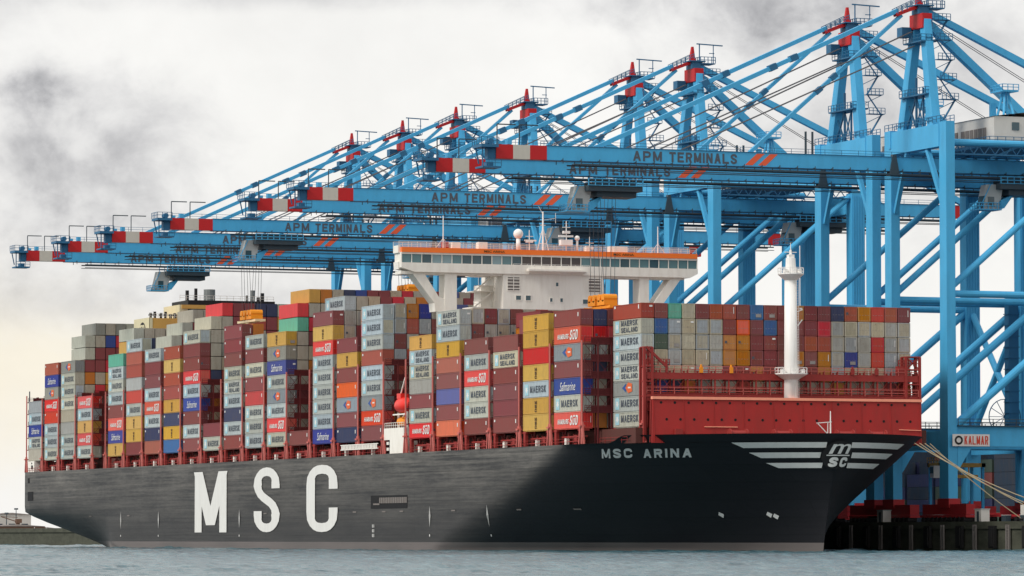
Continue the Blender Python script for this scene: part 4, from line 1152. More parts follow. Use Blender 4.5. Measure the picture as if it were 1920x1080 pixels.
for n, X in BAYS:
    y0, nr = rows_of(n); seq, pitch, h = STK[n]; hs = INN[n]
    for r in range(nr):
        nt_ = hs[min(r, len(hs)-1)]
        p2 = pitch if r == 0 or n in ('A0', 'A6') else (2.8 if n == 'A4' and r >= 4 else 2.91)
        for t in range(nt_):
            if r == 0: continue
            if n == 'A0' and t >= 3: continue
            k = OV.get((n, r, t+1))
            y = y0+r*ROW; z = ZB+t*p2
            if k and NCONT < 300:
                lab = f'{desc(k)} container, tier {ORD[t+1]}, {ORD[r+1]} row inboard, bay {ORD[BI[n]+1]} from the bow'
                hh = ST if n == 'A0' else (MD if n in ('A6', 'A4') else HC)
                container(k, X, y, z, hh, lab, side=True)
            else:
                if not k: k = rs.choice(pool)
                stuff.box((X-CL, y, z), (X, y+CW, z+p2-.15), PAL.index(k))
print('containers', NCONT)
so_ = stuff.build('stacked_containers', [CM(k) for k in PAL])
tag(so_, 'mixed containers filling the inner rows of the ship behind the outer stacks', 'containers', kind='stuff')

# ------------------------------------------------------------------ cranes
GZ = 5.0
def make_crane():
    """origin: centre of the waterside rail on the quay; x along the ship, y landward; heights are above the water"""
    z_ = -GZ
    root = empty('gantry_crane')
    P = {}
    def part(name, mb, mats='crane_blue', parent=None):
        o = mb.build(name, mats, parent or root); return o
    Z = lambda z: z+z_
    G = 30.5
    for sx_ in (-1, 1):
        w = MB(); x = 11*sx_
        w.hexa([(x-1.75, -.9, Z(8.8)), (x+1.75, -.9, Z(8.8)), (x+1.75, .9, Z(8.8)), (x-1.75, .9, Z(8.8))],
               [(x-1.35, -.85, Z(42)), (x+1.35, -.85, Z(42)), (x+1.35, .85, Z(42)), (x-1.35, .85, Z(42))])
        w.box((x-1.35, -.85, Z(42)), (x+1.35, .85, Z(75.2)))
        w.hexa([(x-1.75, .9, Z(14)), (x+1.75, .9, Z(14)), (x+1.75, .95, Z(14)), (x-1.75, .95, Z(14))], [(x-1.7, .9, Z(18.6)), (x+1.7, .9, Z(18.6)), (x+1.7, 4.0, Z(18.6)), (x-1.7, 4.0, Z(18.6))])
        part('leg', w)
        w = MB(); w.box((x-1.3, G-1.4, Z(8.8)), (x+1.3, G+1.4, Z(70.5)))
        for k in range(-2, 3): w.box((x+1.3, G+k*.55-.06, Z(22)), (x+1.42, G+k*.55+.06, Z(70)))
        part('leg', w)
        w = MB(); w.box((x-1.2, .9, Z(18.3)), (x+1.2, G-1.4, Z(21.8))); part('sill_beam', w)
        w = MB()
        w.box((x-1.9, 1, Z(21.8)), (x+1.9, G, Z(21.95)))
        rail(w, (x+1.8, 1, Z(21.95)), (x+1.8, G, Z(21.95)), 1.1, 2.2, .05); part('walkway', w, 'steel_dark')
        w = MB(); w.tube((x, 0.9, Z(45)), (x, G-1.3, Z(45)), .62, seg=12); part('tie_pipe', w)
        w = MB(); w.tube((x, 0.7, Z(46.2)), (x, G-1.2, Z(70)), .62, seg=12); part('diagonal_pipe', w)
        w = MB(); w.tube((x, 1.4, Z(22)), (x, G-1.2, Z(44.4)), .75, seg=12); part('diagonal_pipe', w)
        w = MB(); w.tube((x, .8, Z(71.6)), (x, G-1, Z(71.6)), .6, seg=12)
        part('tie_pipe', w)
        w = MB()
        for zz in (69.6, 71.0): w.bar((x, .9, Z(zz)), (x, G-1, Z(zz)), .22)
        for k in range(14): w.bar((x, 1+k*2.1, Z(69.6)), (x, 2.05+k*2.1, Z(71.0)), .14); w.bar((x, 2.05+k*2.1, Z(71.0)), (x, 3.1+k*2.1, Z(69.6)), .14)
        w.box((x-.8, .9, Z(69.4)), (x+.8, G-1, Z(69.5))); part('service_truss', w, 'crane_blue_dark')
        # bogies
        for yy, nm in ((0, 'bogie'), (G, 'bogie')):
            w = MB(); w.box((x-8.5, yy-.9, Z(6.4)), (x+8.5, yy+.9, Z(8.2))); w.box((x-2.2, yy-1.1, Z(7.6)), (x+2.2, yy+1.1, Z(9.2)))
            w.box((x-8.6, yy-1.0, Z(5.9)), (x+8.6, yy+1.0, Z(6.35)))
            b_ = part('bogie', w, 'crane_red_dull')
            wl = MB()
            for k in range(10): wl.tube((x-7.8+k*1.73, yy-1.15, Z(5.55)), (x-7.8+k*1.73, yy+.6, Z(5.55)), .45, seg=10)
            wl.build('wheel', 'soot_black', b_)
    for yy, zz in ((0, 19.2), (G, 19.2)):
        w = MB(); w.box((-9.3, yy-.8, Z(zz-1.4)), (9.3, yy+.8, Z(zz+1.8))); part('cross_beam', w)
    w = MB(); w.box((-9.7, G-1.2, Z(66.5)), (9.7, G+1.2, Z(70.2))); part('cross_beam', w)
    w = MB(); w.tube((-9.8, G, Z(22)), (0, G, Z(33)), .6); w.tube((9.8, G, Z(22)), (0, G, Z(33)), .6); w.tube((-9.8, G, Z(44)), (0, G, Z(33)), .6); w.tube((9.8, G, Z(44)), (0, G, Z(33)), .6); part('cross_brace', w)
    # portal head beam
    w = MB(); w.box((-9.7, -.95, Z(70.9)), (9.7, .95, Z(74.9))); w.box((-10.2, -1.1, Z(72)), (-9.4, 1.1, Z(75.2)))
    hbm = part('head_beam', w)
    w = MB(); rail(w, (-12, -.95, Z(75.2)), (12, -.95, Z(75.2)), 1.1, 1.6, .05); w.build('hand_rail', 'crane_blue_dark', hbm); w = MB(); rail(w, (-12, .95, Z(75.2)), (12, .95, Z(75.2)), 1.1, 1.6, .05); w.build('hand_rail', 'crane_blue_dark', hbm)
    for sx_ in (-1, 1):
        w = MB(); w.bar((sx_*4, -.3, Z(70.9)), (sx_*9.6, 0, Z(60.5)), .75); part('knee_brace', w)
    # girder: boom, stripes and back reach
    gy0, gy1 = -80.6, 60.0
    w = MB(); w.box((-.9, gy0+9.3, Z(67.1)), (.9, gy1-3, Z(69.5))); gd = part('girder', w)
    w = MB(); w.box((-1.0, gy0+9.3, Z(69.5)), (1.0, gy1, Z(69.62))); w.box((-1.0, gy0+9.3, Z(67.0)), (1.0, gy1-3, Z(67.1)))
    w.build('flange', 'crane_blue_dark', gd)
    for i, mt in enumerate(('crane_red', 'crane_white', 'crane_red')):
        w = MB(); w.box((-.92, gy0+i*3.1, Z(67.1)), (.92, gy0+(i+1)*3.1, Z(69.52))); w.build('warning_stripe', mt, gd)
    w = MB(); w.box((-.92, gy1-3, Z(67.0)), (.92, gy1, Z(69.5))); w.build('warning_stripe', 'crane_red', gd)
    w = MB()
    strokes(w, 'APM', lambda x, y: (.93, -55.3+x, Z(67.4)+y), 5.4, 1.75, .36, (1, 0, 0)); w.build('lettering', 'letter_dark', gd); w = MB()
    strokes(w, 'TERMINALS', lambda x, y: (.93, -48.5+x, Z(67.4)+y), 12.8, 1.75, .36, (1, 0, 0)); w.build('lettering', 'letter_dark', gd)
    for k in range(2):
        w = MB(); y = -34.2+k*2.5; w.quad([(.93, y, Z(67.3)), (.93, y+1.5, Z(67.3)), (.93, y+3.8, Z(69.35)), (.93, y+2.3, Z(69.35))]); w.build('slash', 'slash_orange', gd)
    w = MB()   # rails, festoon and walkway hung below the girder
    for x in (-1.6, 1.6):
        w.box((x-.12, gy0+14, Z(66.3)), (x+.12, gy1-2, Z(66.55)))
        w.box((x-.35, gy0+14, Z(65.7)), (x+.35, gy1-2, Z(65.8)))
    k = gy0+12
    while k < gy1-2:
        w.bar((-1.6, k, Z(66.5)), (-1.6, k, Z(67.4)), .12); w.bar((1.6, k, Z(66.5)), (1.6, k, Z(67.4)), .12); w.bar((-1.6, k, Z(67.1)), (1.6, k, Z(67.1)), .15); k += 3.4
    w.build('trolley_rail', 'steel_dark', gd)
    w = MB(); rail(w, (-1.0, gy0+1, Z(69.6)), (-1.0, gy1, Z(69.6)), 1.0, 3.2, .035, n=2); w.build('hand_rail', 'crane_blue_dark', gd)
    for k in (gy0+30, gy0+33, ): pass
    w = MB()
    for y in (-22.2, -20.9): w.bar((.2, y, Z(69.5)), (.2, y, Z(73.6)), .3)
    w.build('latch_post', 'steel_dark', gd)
    w = MB(); w.hexa([(-.3, -6.4, Z(66.2)), (1.3, -6.4, Z(66.2)), (1.3, -4.4, Z(66.2)), (-.3, -4.4, Z(66.2))], [(.3, -5.7, Z(70)), (1.2, -5.7, Z(70)), (1.2, -5.1, Z(70)), (.3, -5.1, Z(70))]); w.build('boom_hinge', 'steel_dark', gd)
    # boom tip platform and sheaves
    w = MB(); w.box((-2.2, gy0-3.2, Z(68.9)), (2.2, gy0, Z(69.4))); w.box((-.7, gy0-1.5, Z(67.0)), (.7, gy0, Z(69.0))); w.bar((-1.2, gy0-2.4, Z(66.2)), (-1.2, gy0-3, Z(69)), .2)
    w.box((-1.8, gy0-2.8, Z(65.4)), (1.8, gy0+.6, Z(65.7))); w.bar((1.2, gy0-2.6, Z(65.5)), (1.2, gy0-2.6, Z(69)), .2); w.box((-.9, gy0-1.6, Z(65.7)), (.6, gy0-.4, Z(66.5)))
    rail(w, (-2.2, gy0-3.2, Z(69.4)), (2.2, gy0-3.2, Z(69.4)), 1.2, 1.1, .05); rail(w, (2.2, gy0-3.2, Z(69.4)), (2.2, gy0, Z(69.4)), 1.2, 1.0, .05); rail(w, (1.8, gy0-2.8, Z(65.7)), (1.8, gy0+.6, Z(65.7)), 1.1, .9, .05)
    w.tube((-.8, gy0-.9, Z(70.0)), (.8, gy0-.9, Z(70.0)), .55, seg=10); tp = part('tip_platform', w, 'crane_blue_dark')
    w = MB()
    for y in (gy0+.3, gy0+4.4): w.bar((.5, y, Z(69.5)), (.5, y, Z(73.0)), .16); w.bar((.5, y, Z(73.0)), (.5, y+3.4, Z(73.0)), .2)
    w.build('lamp_arm', 'steel_dark', tp)
    w = MB(); w.box((-.6, gy0+2.2, Z(69.6)), (.6, gy0+3.0, Z(70.5))); w.build('winch_box', 'crane_blue', tp); w = MB(); w.box((-.6, gy0+.5, Z(69.6)), (.6, gy0+1.2, Z(70.1))); w.build('winch_box', 'crane_blue', tp)
    # A-frame mast
    for sx_ in (-1, 1):
        w = MB(); w.hexa([(sx_*6-1.2, -.8, Z(74.9)), (sx_*6+1.2, -.8, Z(74.9)), (sx_*6+1.2, .8, Z(74.9)), (sx_*6-1.2, .8, Z(74.9))],
                         [(sx_*1.7-.95, -.2, Z(94.2)), (sx_*1.7+.95, -.2, Z(94.2)), (sx_*1.7+.95, 1.2, Z(94.2)), (sx_*1.7-.95, 1.2, Z(94.2))]); part('mast_leg', w)
    w = MB()
    for zz, half in ((80.5, 5.3), (90.0, 3.6)):
        w.box((-half, -1.3, Z(zz)), (half, 1.8, Z(zz+.25))); rail(w, (-half, -1.3, Z(zz+.25)), (half, -1.3, Z(zz+.25)), 1.1, 1.1, .05); rail(w, (half, -1.3, Z(zz+.25)), (half, 1.8, Z(zz+.25)), 1.1, 1, .05); part('mast_platform', w, 'crane_blue_dark'); w = MB()
    w.bar((-5, 0, Z(75)), (-1.0, 0, Z(80.5)), .3); w.bar((-1, 0, Z(75)), (-5, 0, Z(80.5)), .3); w.bar((-1, 0, Z(75)), (-1, 0, Z(84)), .35); w.bar((1.8, 0, Z(75)), (1.8, 0, Z(82)), .3)
    w.bar((-1, 0, Z(75)), (1.8, 0, Z(80.5)), .2); w.bar((1.8, 0, Z(75)), (-1, 0, Z(80.5)), .2)
    part('mast_bracing', w, 'crane_blue_dark')
    w = MB(); w.box((-3.6, -2.5, Z(91.2)), (-1.5, -.7, Z(93.0))); part('winch_cabinet', w, 'crane_blue_dark')
    w = MB()   # zig-zag stairs up the landward side
    x, y = 3.8, 1.8
    for i in range(5):
        z0 = 76+i*3.6; xx = 6.0-i*.75
        w.box((xx-.5, 1.2, Z(z0+3.5)), (xx+.9, 4.4, Z(z0+3.62))); rail(w, (xx+.9, 1.2, Z(z0+3.6)), (xx+.9, 4.4, Z(z0+3.6)), 1.05, .8, .05)
        w.bar((xx+.6, 4.0 if i % 2 else 1.6, Z(z0)), (xx+.2, 1.6 if i % 2 else 4.0, Z(z0+3.5)), .5, .12); w.bar((xx+.6, 4.2, Z(z0+3.5)), (xx, 1, Z(z0+1.9)), .12)
    part('stair', w, 'crane_blue_dark')
    w = MB(); w.box((-2.6, -.5, Z(92.6)), (2.6, 1.4, Z(95.2))); hd = part('mast_head', w, 'crane_red')
    w = MB(); w.box((-1.5, -.6, Z(95.2)), (1.5, 1.3, Z(96.6))); w.box((-1.9, -1.2, Z(96.6)), (1.9, 2.2, Z(96.8))); w.build('sheave_frame', 'crane_blue_dark', hd)
    w = MB(); w.bar((0, .6, Z(96.9)), (0, -4.6, Z(94.9)), 1.5, .6); w.build('fore_arm', 'crane_red', hd)
    w = MB(); w.hexa([(-.5, -.5, Z(96.8)), (.5, -.5, Z(96.8)), (.5, .6, Z(96.8)), (-.5, .6, Z(96.8))], [(-.25, -.1, Z(99.7)), (.25, -.1, Z(99.7)), (.25, .3, Z(99.7)), (-.25, .3, Z(99.7))]); w.build('spire', 'crane_red', hd)
    w = MB(); w.box((-1.6, 1.2, Z(96.2)), (1.6, 4.4, Z(96.4))); rail(w, (1.6, 1.2, Z(96.4)), (1.6, 4.4, Z(96.4)), 1.2, .8, .06); rail(w, (-1.6, 1.2, Z(96.4)), (1.6, 1.2, Z(96.4)), 1.2, .8, .06)
    rail(w, (1.2, -4.6, Z(95)), (1.2, 0, Z(97.2)), 1.0, .9, .06); rail(w, (-1.2, -4.6, Z(95)), (-1.2, 0, Z(97.2)), 1.0, .9, .06)
    w.bar((1, 1.2, Z(96.4)), (1, 1.2, Z(100.3)), .18); w.bar((1, 4.2, Z(96.4)), (1, 4.2, Z(100.0)), .14); w.bar((1, .6, Z(100.2)), (1, 6.2, Z(100.0)), .22); w.bar((1, 3.3, Z(98.4)), (1, 4.4, Z(98.4)), .14)
    w.build('top_platform', 'crane_blue_dark', hd)
    # stays
    for (a, b_, wd_, ht, jt) in (((0, -4.2, Z(95.7)), (0, -62.0, Z(69.5)), 1.0, .75, (.35, .42)), ((0, -3.4, Z(94.9)), (0, -33.0, Z(69.5)), .8, .6, (.45, .55))):
        w = MB(); w.bar(a, b_, wd_, ht); fs_ = part('forestay', w)
        for t_ in jt:
            p = Vector(a).lerp(Vector(b_), t_); d_ = (Vector(b_)-Vector(a)).normalized()
            w = MB(); w.bar(p-d_*.7, p+d_*.7, wd_*1.3, ht*1.5); w.build('stay_joint', 'crane_blue_dark', fs_)
    w = MB(); w.bar((0, .8, Z(96)), (0, 60.0, Z(70.0)), 1.2, 1.15); part('backstay', w)
    w = MB(); w.bar((0, .6, Z(94.6)), (0, 30.0, Z(70.2)), 1.5, 1.4); part('backstay', w)
    w = MB()
    for x in (-.5, .5):
        w.tube((x, -1.5, Z(92)), (x, -50.0, Z(69.6)), .09, seg=5); w.tube((x, -1, Z(89.5)), (x, -46, Z(69.6)), .09, seg=5)
        w.tube((x, .5, Z(95)), (x, 36, Z(76)), .07, seg=5)
    part('hoist_rope', w, 'cable')
    # machine house on the back of the portal
    mh = empty('machine_house', (-.8, -4.6, 0), root)
    w = MB(); w.box((-8.6, 15.5, Z(72.0)), (8.6, 27.5, Z(76.8))); w.quad([(-8.8, 15.3, Z(76.8)), (8.8, 15.3, Z(76.8)), (8.8, 21.5, Z(77.6)), (-8.8, 21.5, Z(77.6))]); w.quad([(-8.8, 27.7, Z(76.8)), (8.8, 27.7, Z(76.8)), (8.8, 21.5, Z(77.6)), (-8.8, 21.5, Z(77.6))])
    w.build('house_wall', 'house_white', mh)
    for i, x in enumerate((-6.2, -3.6, -1.9, -.2, 1.5, 3.2, 4.9)):
        f = MB(); f.box((x-.65, 15.38, Z(73.0)), (x+.65, 15.52, Z(75.0))); f.build('vent_grille', 'grille_grey', mh)
    f = MB(); f.box((8.55, 19, Z(74.4)), (8.75, 20.4, Z(75.8))); f.build('window', 'glass_dark', mh)
    f = MB(); f.box((-9.4, 14.2, Z(71.4)), (9.4, 28.5, Z(72.0))); rail(f, (-9.4, 14.2, Z(72)), (9.4, 14.2, Z(72)), 1.1, 1.5, .05); rail(f, (9.4, 14.2, Z(72)), (9.4, 28.5, Z(72)), 1.1, 1.5, .05)
    for x in (-9.2, 9.2): f.bar((x, 14.5, Z(69.2)), (x, 20, Z(71.4)), .3)
    f.build('base_frame', 'crane_blue_dark', mh)
    f = MB()
    for x, y in ((5.0, 18), (7.4, 18), (5, 20), (7.4, 20)): f.bar((x, y, Z(77.2)), (6.2+(x-6.2)*.3, 19+(y-19)*.3, Z(81.5)), .35)
    f.box((3.4, 17.4, Z(81.3)), (8.2, 20.6, Z(81.6))); rail(f, (3.4, 17.4, Z(81.6)), (8.2, 17.4, Z(81.6)), 1.0, 1, .06); rail(f, (8.2, 17.4, Z(81.6)), (8.2, 20.6, Z(81.6)), 1.0, 1, .06)
    f.box((2.6, 17.6, Z(76.8)), (3.4, 18.6, Z(79.6)))
    f.build('service_crane', 'crane_blue', mh)
    # lift tower, cable reel on the landside
    w = MB(); w.box((12.7, 25.5, Z(20)), (14.4, 27.5, Z(46)))
    for k in range(13): w.box((12.6, 25.3, Z(21+k*2)), (14.5, 27.7, Z(21.15+k*2)))
    part('lift_shaft', w, 'crane_blue_dark')
    w = MB(); r = 3.2
    for i in range(24):
        a0, a1 = 2*PI*i/24, 2*PI*(i+1)/24
        w.bar((12.8, 25.4+r*math.cos(a0), Z(24.4)+r*math.sin(a0)), (12.8, 25.4+r*math.cos(a1), Z(24.4)+r*math.sin(a1)), .14)
        if i % 2 == 0: w.bar((12.8, 25.4, Z(24.4)), (12.8, 25.4+r*math.cos(a0), Z(24.4)+r*math.sin(a0)), .1)
    part('cable_reel', w, 'crane_blue_dark')
    return root
def make_trolley():
    root = empty('trolley')
    w = MB(); w.box((-3.2, 0, -1.9), (3.2, 10.5, -.9)); w.box((-2.6, 1.5, -.9), (2.6, 9.5, -.2)); w.box((-2.4, 2, -2.9), (2.4, 9.6, -1.9))
    w.build('trolley_frame', 'steel_dark', root)
    w = MB(); rail(w, (3.3, 0, -.9), (3.3, 10.5, -.9), 1.2, 1.2, .07); rail(w, (-3.3, 0, -.9), (-3.3, 10.5, -.9), 1.2, 1.2, .07); w.box((2.8, 0, -.95), (3.4, 10.5, -.85)); w.build('hand_rail', 'crane_blue', root)
    w = MB(); w.hexa([(-1.4, -2.6, -5.4), (1.4, -2.6, -5.4), (1.4, .6, -5.4), (-1.4, .6, -5.4)], [(-1.4, -1.6, -1.0), (1.4, -1.6, -1.0), (1.4, 1.4, -1.0), (-1.4, 1.4, -1.0)])
    cb = w.build('cab', 'cab_grey', root)
    w = MB(); w.hexa([(-1.2, -2.72, -5.2), (1.2, -2.72, -5.2), (1.2, -2.4, -5.2), (-1.2, -2.4, -5.2)], [(-1.2, -2.1, -3.0), (1.2, -2.1, -3.0), (1.2, -1.9, -3.0), (-1.2, -1.9, -3.0)]); w.box((1.38, -1.7, -4.9), (1.43, -.4, -3.2)); w.build('cab_window', 'glass_dark', cb)
    w = MB(); w.box((-1.8, -3.6, -5.6), (1.8, .9, -5.4)); rail(w, (1.8, -3.6, -5.4), (1.8, .9, -5.4), 1.1, .8, .06); rail(w, (-1.8, -3.6, -5.4), (1.8, -3.6, -5.4), 1.1, .8, .06); w.bar((1.6, -3.4, -5.4), (1.6, -1.2, -1), .14); w.hexa([(-1.4, .6, -5.4), (1.4, .6, -5.4), (1.4, 1.6, -5.2), (-1.4, 1.6, -5.2)], [(-1.4, .6, -3.9), (1.4, .6, -3.9), (1.4, 3.6, -2.6), (-1.4, 3.6, -2.6)]); w.build('cab_platform', 'crane_blue', cb)
    return root
def copy_tree(o, parent=None):
    c = o.copy(); COL.objects.link(c); c.parent = parent
    for ch in o.children: copy_tree(ch, c)
    return c
CR = [-22.9, -52.7, -124.6, -155.6, -215.4, -259.6, -295.5, -331.9]
TY = [14.5, -52.5, 22.0, -16.5, -62.5, -8.5, 8.0, -47.0]
proto = make_crane(); tproto = make_trolley()
dl = ['nearest blue gantry crane at the right, carrying the red and white maker sign',
      'blue gantry crane second from the right, grey cab out over the foremost containers',
      'blue gantry crane third from the right, boom passing above the orange-striped ship bridge',
      'blue gantry crane fourth from the right, its trolley behind the white bridge antennas',
      'blue gantry crane fourth from the left, trolley near the outer end of its boom',
      'blue gantry crane third from the left, boom tip third lowest on the left',
      'blue gantry crane second from the left, boom tip second lowest',
      'farthest blue gantry crane, leftmost and lowest boom tip over the stern']
cranes = [proto]+[copy_tree(proto) for _ in CR[1:]]
trolleys = [tproto]+[copy_tree(tproto) for _ in CR[1:]]
for i, x in enumerate(CR):
    c = cranes[i]; c.location = (x+.9, 67.7, GZ)
    tag(c, dl[i], 'gantry crane', 'blue gantry cranes along the quay')
    trolleys[i].parent = c; trolleys[i].location = (0, TY[i], 66.2-GZ)
# maker sign on the sill of the nearest crane
w = MB(); w.box((13.12, -.3, 13.3), (13.2, 6.9, 15.4)); 
sg = w.build('sign_board', 'sign_white', proto)
w = MB(); strokes(w, 'KALMAR', lambda x, y: (13.24, 2.0+x, 13.6+y), 4.6, 1.5, .2, (1, 0, 0)); w.build('sign_letters', 'sign_red', sg)
w = MB()
for i in range(16):
    a0, a1 = 2*PI*i/16, 2*PI*(i+1)/16
    for r0, r1 in ((.45, .8),): w.quad([(13.24, .9+r0*math.cos(a0), 14.35+r0*math.sin(a0)), (13.24, .9+r1*math.cos(a0), 14.35+r1*math.sin(a0)), (13.24, .9+r1*math.cos(a1), 14.35+r1*math.sin(a1)), (13.24, .9+r0*math.cos(a1), 14.35+r0*math.sin(a1))])
w.build('sign_emblem', 'soot_black', sg)
# spreaders hanging from the trolleys
def spreader(loc, ztop, label, mat='spreader_orange'):
    root = empty('container_spreader', loc); tag(root, label, 'spreader', 'spreaders hanging from the cranes')
    w = MB()
    for y in (-.9, .9): w.box((-6, y-.2, 0), (6, y+.2, .45))
    for x in (-6, -2, 2, 6): w.box((x-.25, -1.15, 0), (x+.25, 1.15, .5))
    w.build('frame', 'spreader_cream' if mat != 'spreader_orange' else mat, root)
    for s in (-1, 1):
        w = MB(); w.box((s*2.2-1.7, -1.3, .6), (s*2.2+1.7, 1.3, 1.5)); w.box((s*2.2-1.2, -.9, 1.5), (s*2.2+1.2, .9, 2.3))
        for dx in (-1.0, 1.0): w.tube((s*2.2+dx, -1.3, 1.9), (s*2.2+dx, 1.3, 1.9), .7, seg=12)
        w.build('head_block', 'spreader_orange', root)
    w = MB()
    for sx_ in (-3.2, -1.2, 1.2, 3.2):
        for y in (-1, 1): w.tube((sx_, y, 2.2), (sx_*.8, y*1.5, ztop-loc[2]), .045, seg=5)
    w.build('hoist_rope', 'cable', root)
spreader((-54, 20.1, 43.4), 64, 'orange spreader hanging low above the containers right of the white bridge')
spreader((-218, 6.4, 48.0), 64, 'yellow spreader on ropes above the containers near the funnel casing', 'y')
spreader((-260, 56.8, 56.6), 64, 'small orange spreader seen just left of the white bridge wing', 'y')

# ------------------------------------------------------------------ quay side
# mooring ropes
def rope(a, b, sag, label):
    w = MB(); a = Vector(a); b = Vector(b); n = 14; prev = a
    for i in range(1, n+1):
        t = i/n; p = a.lerp(b, t); p.z -= sag*4*t*(1-t); w.tube(prev, p, .085, seg=6, cap=False); prev = p
    tag(w.build('mooring_rope', 'rope'), label, 'rope', 'mooring ropes from the bow')
for i, (zb, xb, sag) in enumerate(((5.6, 21.5, .5), (5.6, 33, .9), (5.6, 38, 1.3), (5.6, 47, 1.5))):
    rope((13.5+i*.7, 52.0-i*1.3, 18.2), (xb, 65.0, zb), sag, ['steepest beige mooring rope from bow down to the quay', 'second beige mooring rope from bow, just above the steepest one', 'third beige mooring rope from bow, slacker than its neighbour', 'uppermost and flattest beige mooring rope from bow to quay'][i])
for x in (21.5, 33, 38, 47):
    w = MB(); w.tube((x, 65.0, QZ), (x, 65.0, QZ+.5), .3, seg=12); w.tube((x, 65.0, QZ+.5), (x, 65.0, QZ+.75), .45, .35, seg=12)
    tag(w.build('bollard', 'soot_black'), 'black mooring bollard on the quay edge holding a beige rope', 'bollard', 'quay bollards')
# container yard behind the cranes, portal shade put into its dark colours
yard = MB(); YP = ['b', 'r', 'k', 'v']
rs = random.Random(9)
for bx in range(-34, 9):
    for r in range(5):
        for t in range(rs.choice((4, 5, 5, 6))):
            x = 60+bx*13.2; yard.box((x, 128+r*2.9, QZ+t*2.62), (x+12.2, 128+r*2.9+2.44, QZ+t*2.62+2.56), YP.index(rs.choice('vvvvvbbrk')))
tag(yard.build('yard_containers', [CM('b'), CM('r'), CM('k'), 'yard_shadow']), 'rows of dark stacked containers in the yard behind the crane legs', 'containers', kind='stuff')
# yellow straddle carrier and trucks below the portals
def carrier(loc, label):
    root = empty('straddle_carrier', loc); tag(root, label, 'straddle carrier', 'straddle carriers under the cranes')
    for s in (-1, 1):
        for y in (-4.2, 4.2):
            w = MB(); w.bar((s*2.2, y, .9), (s*2.2, y, 10.2), .45); w.build('leg', 'crane_blue', root)
        w = MB(); w.box((s*2.2-.35, -4.8, .7), (s*2.2+.35, 4.8, 1.3)); w.build('side_beam', 'crane_blue', root)
        for y in (-4, -1.5, 1.5, 4):
            w = MB(); w.tube((s*2.2-.35, y, .65), (s*2.2+.35, y, .65), .65, seg=14); w.build('wheel', 'rubber', root)
    w = MB(); w.box((-2.6, -4.6, 10.2), (2.6, -3.8, 10.9)); w.box((-2.6, 3.8, 10.2), (2.6, 4.6, 10.9)); w.box((-2.6, -4.6, 10.2), (-2, 4.6, 10.9)); w.box((2, -4.6, 10.2), (2.6, 4.6, 10.9)); rail(w, (-2.6, -4.6, 10.9), (2.6, -4.6, 10.9), 1, 1, .05); w.build('top_frame', 'buff', root)
    w = MB(); w.box((-1.1, -3.8, 8.2), (1.1, 3.8, 8.8)); w.bar((0, -2.5, 8.8), (0, -2.5, 10.3), .2); w.bar((0, 2.5, 8.8), (0, 2.5, 10.3), .2); w.build('spreader', 'buff', root)
    w = MB(); w.box((1.2, -5.9, 8.2), (2.6, -4.6, 10.4)); cb = w.build('cab', 'house_white', root)
    w = MB(); w.box((1.25, -5.95, 9.0), (2.55, -5.9, 10.2)); w.build('cab_window', 'glass_dark', cb)
carrier((-40.5, 84, QZ), 'yellow-topped straddle carrier just right of the bow under the nearest crane')
carrier((20, 104, QZ), 'yellow-topped straddle carrier at the right edge below the portal beam')
carrier((-6, 112, QZ), 'yellow-topped straddle carrier deep in shade right of the nearest crane leg')
def truck(loc, col, label):
    root = empty('terminal_truck', loc); tag(root, label, 'truck', 'terminal trucks on the quay')
    w = MB(); w.box((0, -1.2, 1.0), (2.2, 1.2, 3.0)); cb = w.build('cab', col, root)
    w = MB(); w.box((2.15, -1.0, 1.9), (2.22, 1.0, 2.8)); w.build('windscreen', 'glass_dark', cb)
    w = MB(); w.box((-12.5, -1.1, 1.0), (0, 1.1, 1.35)); w.box((-12.4, -1.2, 1.35), (-12.0, 1.2, 1.7)); w.build('trailer', 'crane_red_dull', root)
    for x in (1.1, -2, -10, -11.3):
        for y in (-1.1, .7): 
            f = MB(); f.tube((x, y, .5), (x, y+.4, .5), .5, seg=12); f.build('wheel', 'rubber', root)
truck((10, 72, QZ), 'house_white', 'white-cabbed terminal truck on the quay between the crane legs')
truck((-30, 74, QZ), 'cab_grey', 'grey-cabbed terminal truck on the quay beyond the bow')
rs = random.Random(21)
for i in range(9):
    x = -62+i*9.5+rs.uniform(-2, 2); root = empty('gear_crate', (x, 70.6+rs.uniform(-.6, .6), QZ))
    tag(root, 'small gear crate lying on the quay between the crane bogies', 'crate', 'gear crates on the quay')
    w = MB(); w.box((-.8, -.5, .1), (.8, .5, 1.2)); w.build('body', 'steel_dark', root)
    w = MB(); w.box((-.85, -.55, 1.2), (.85, .55, 1.3)); w.build('lid', 'cab_grey', root)
def lamp_post(loc, h, label):
    root = empty('light_mast', loc); tag(root, label, 'light mast')
    w = MB(); w.tube((0, 0, 0), (0, 0, h), .3, .16, seg=8); w.build('pole', 'steel_dark', root)
    w = MB(); w.bar((-2, 0, h), (2, 0, h), .3); 
    for x in (-2, -.7, .7, 2): w.box((x-.4, -.3, h-.4), (x+.4, .3, h+.3))
    w.build('lamp_head', 'steel_dark', root)
lamp_post((-79.5, 140, QZ), 52, 'thin dark light mast standing between crane legs left of the nearest crane')
lamp_post((-118, 160, QZ), 52, 'thin dark light mast between the leg groups above the foremost containers')
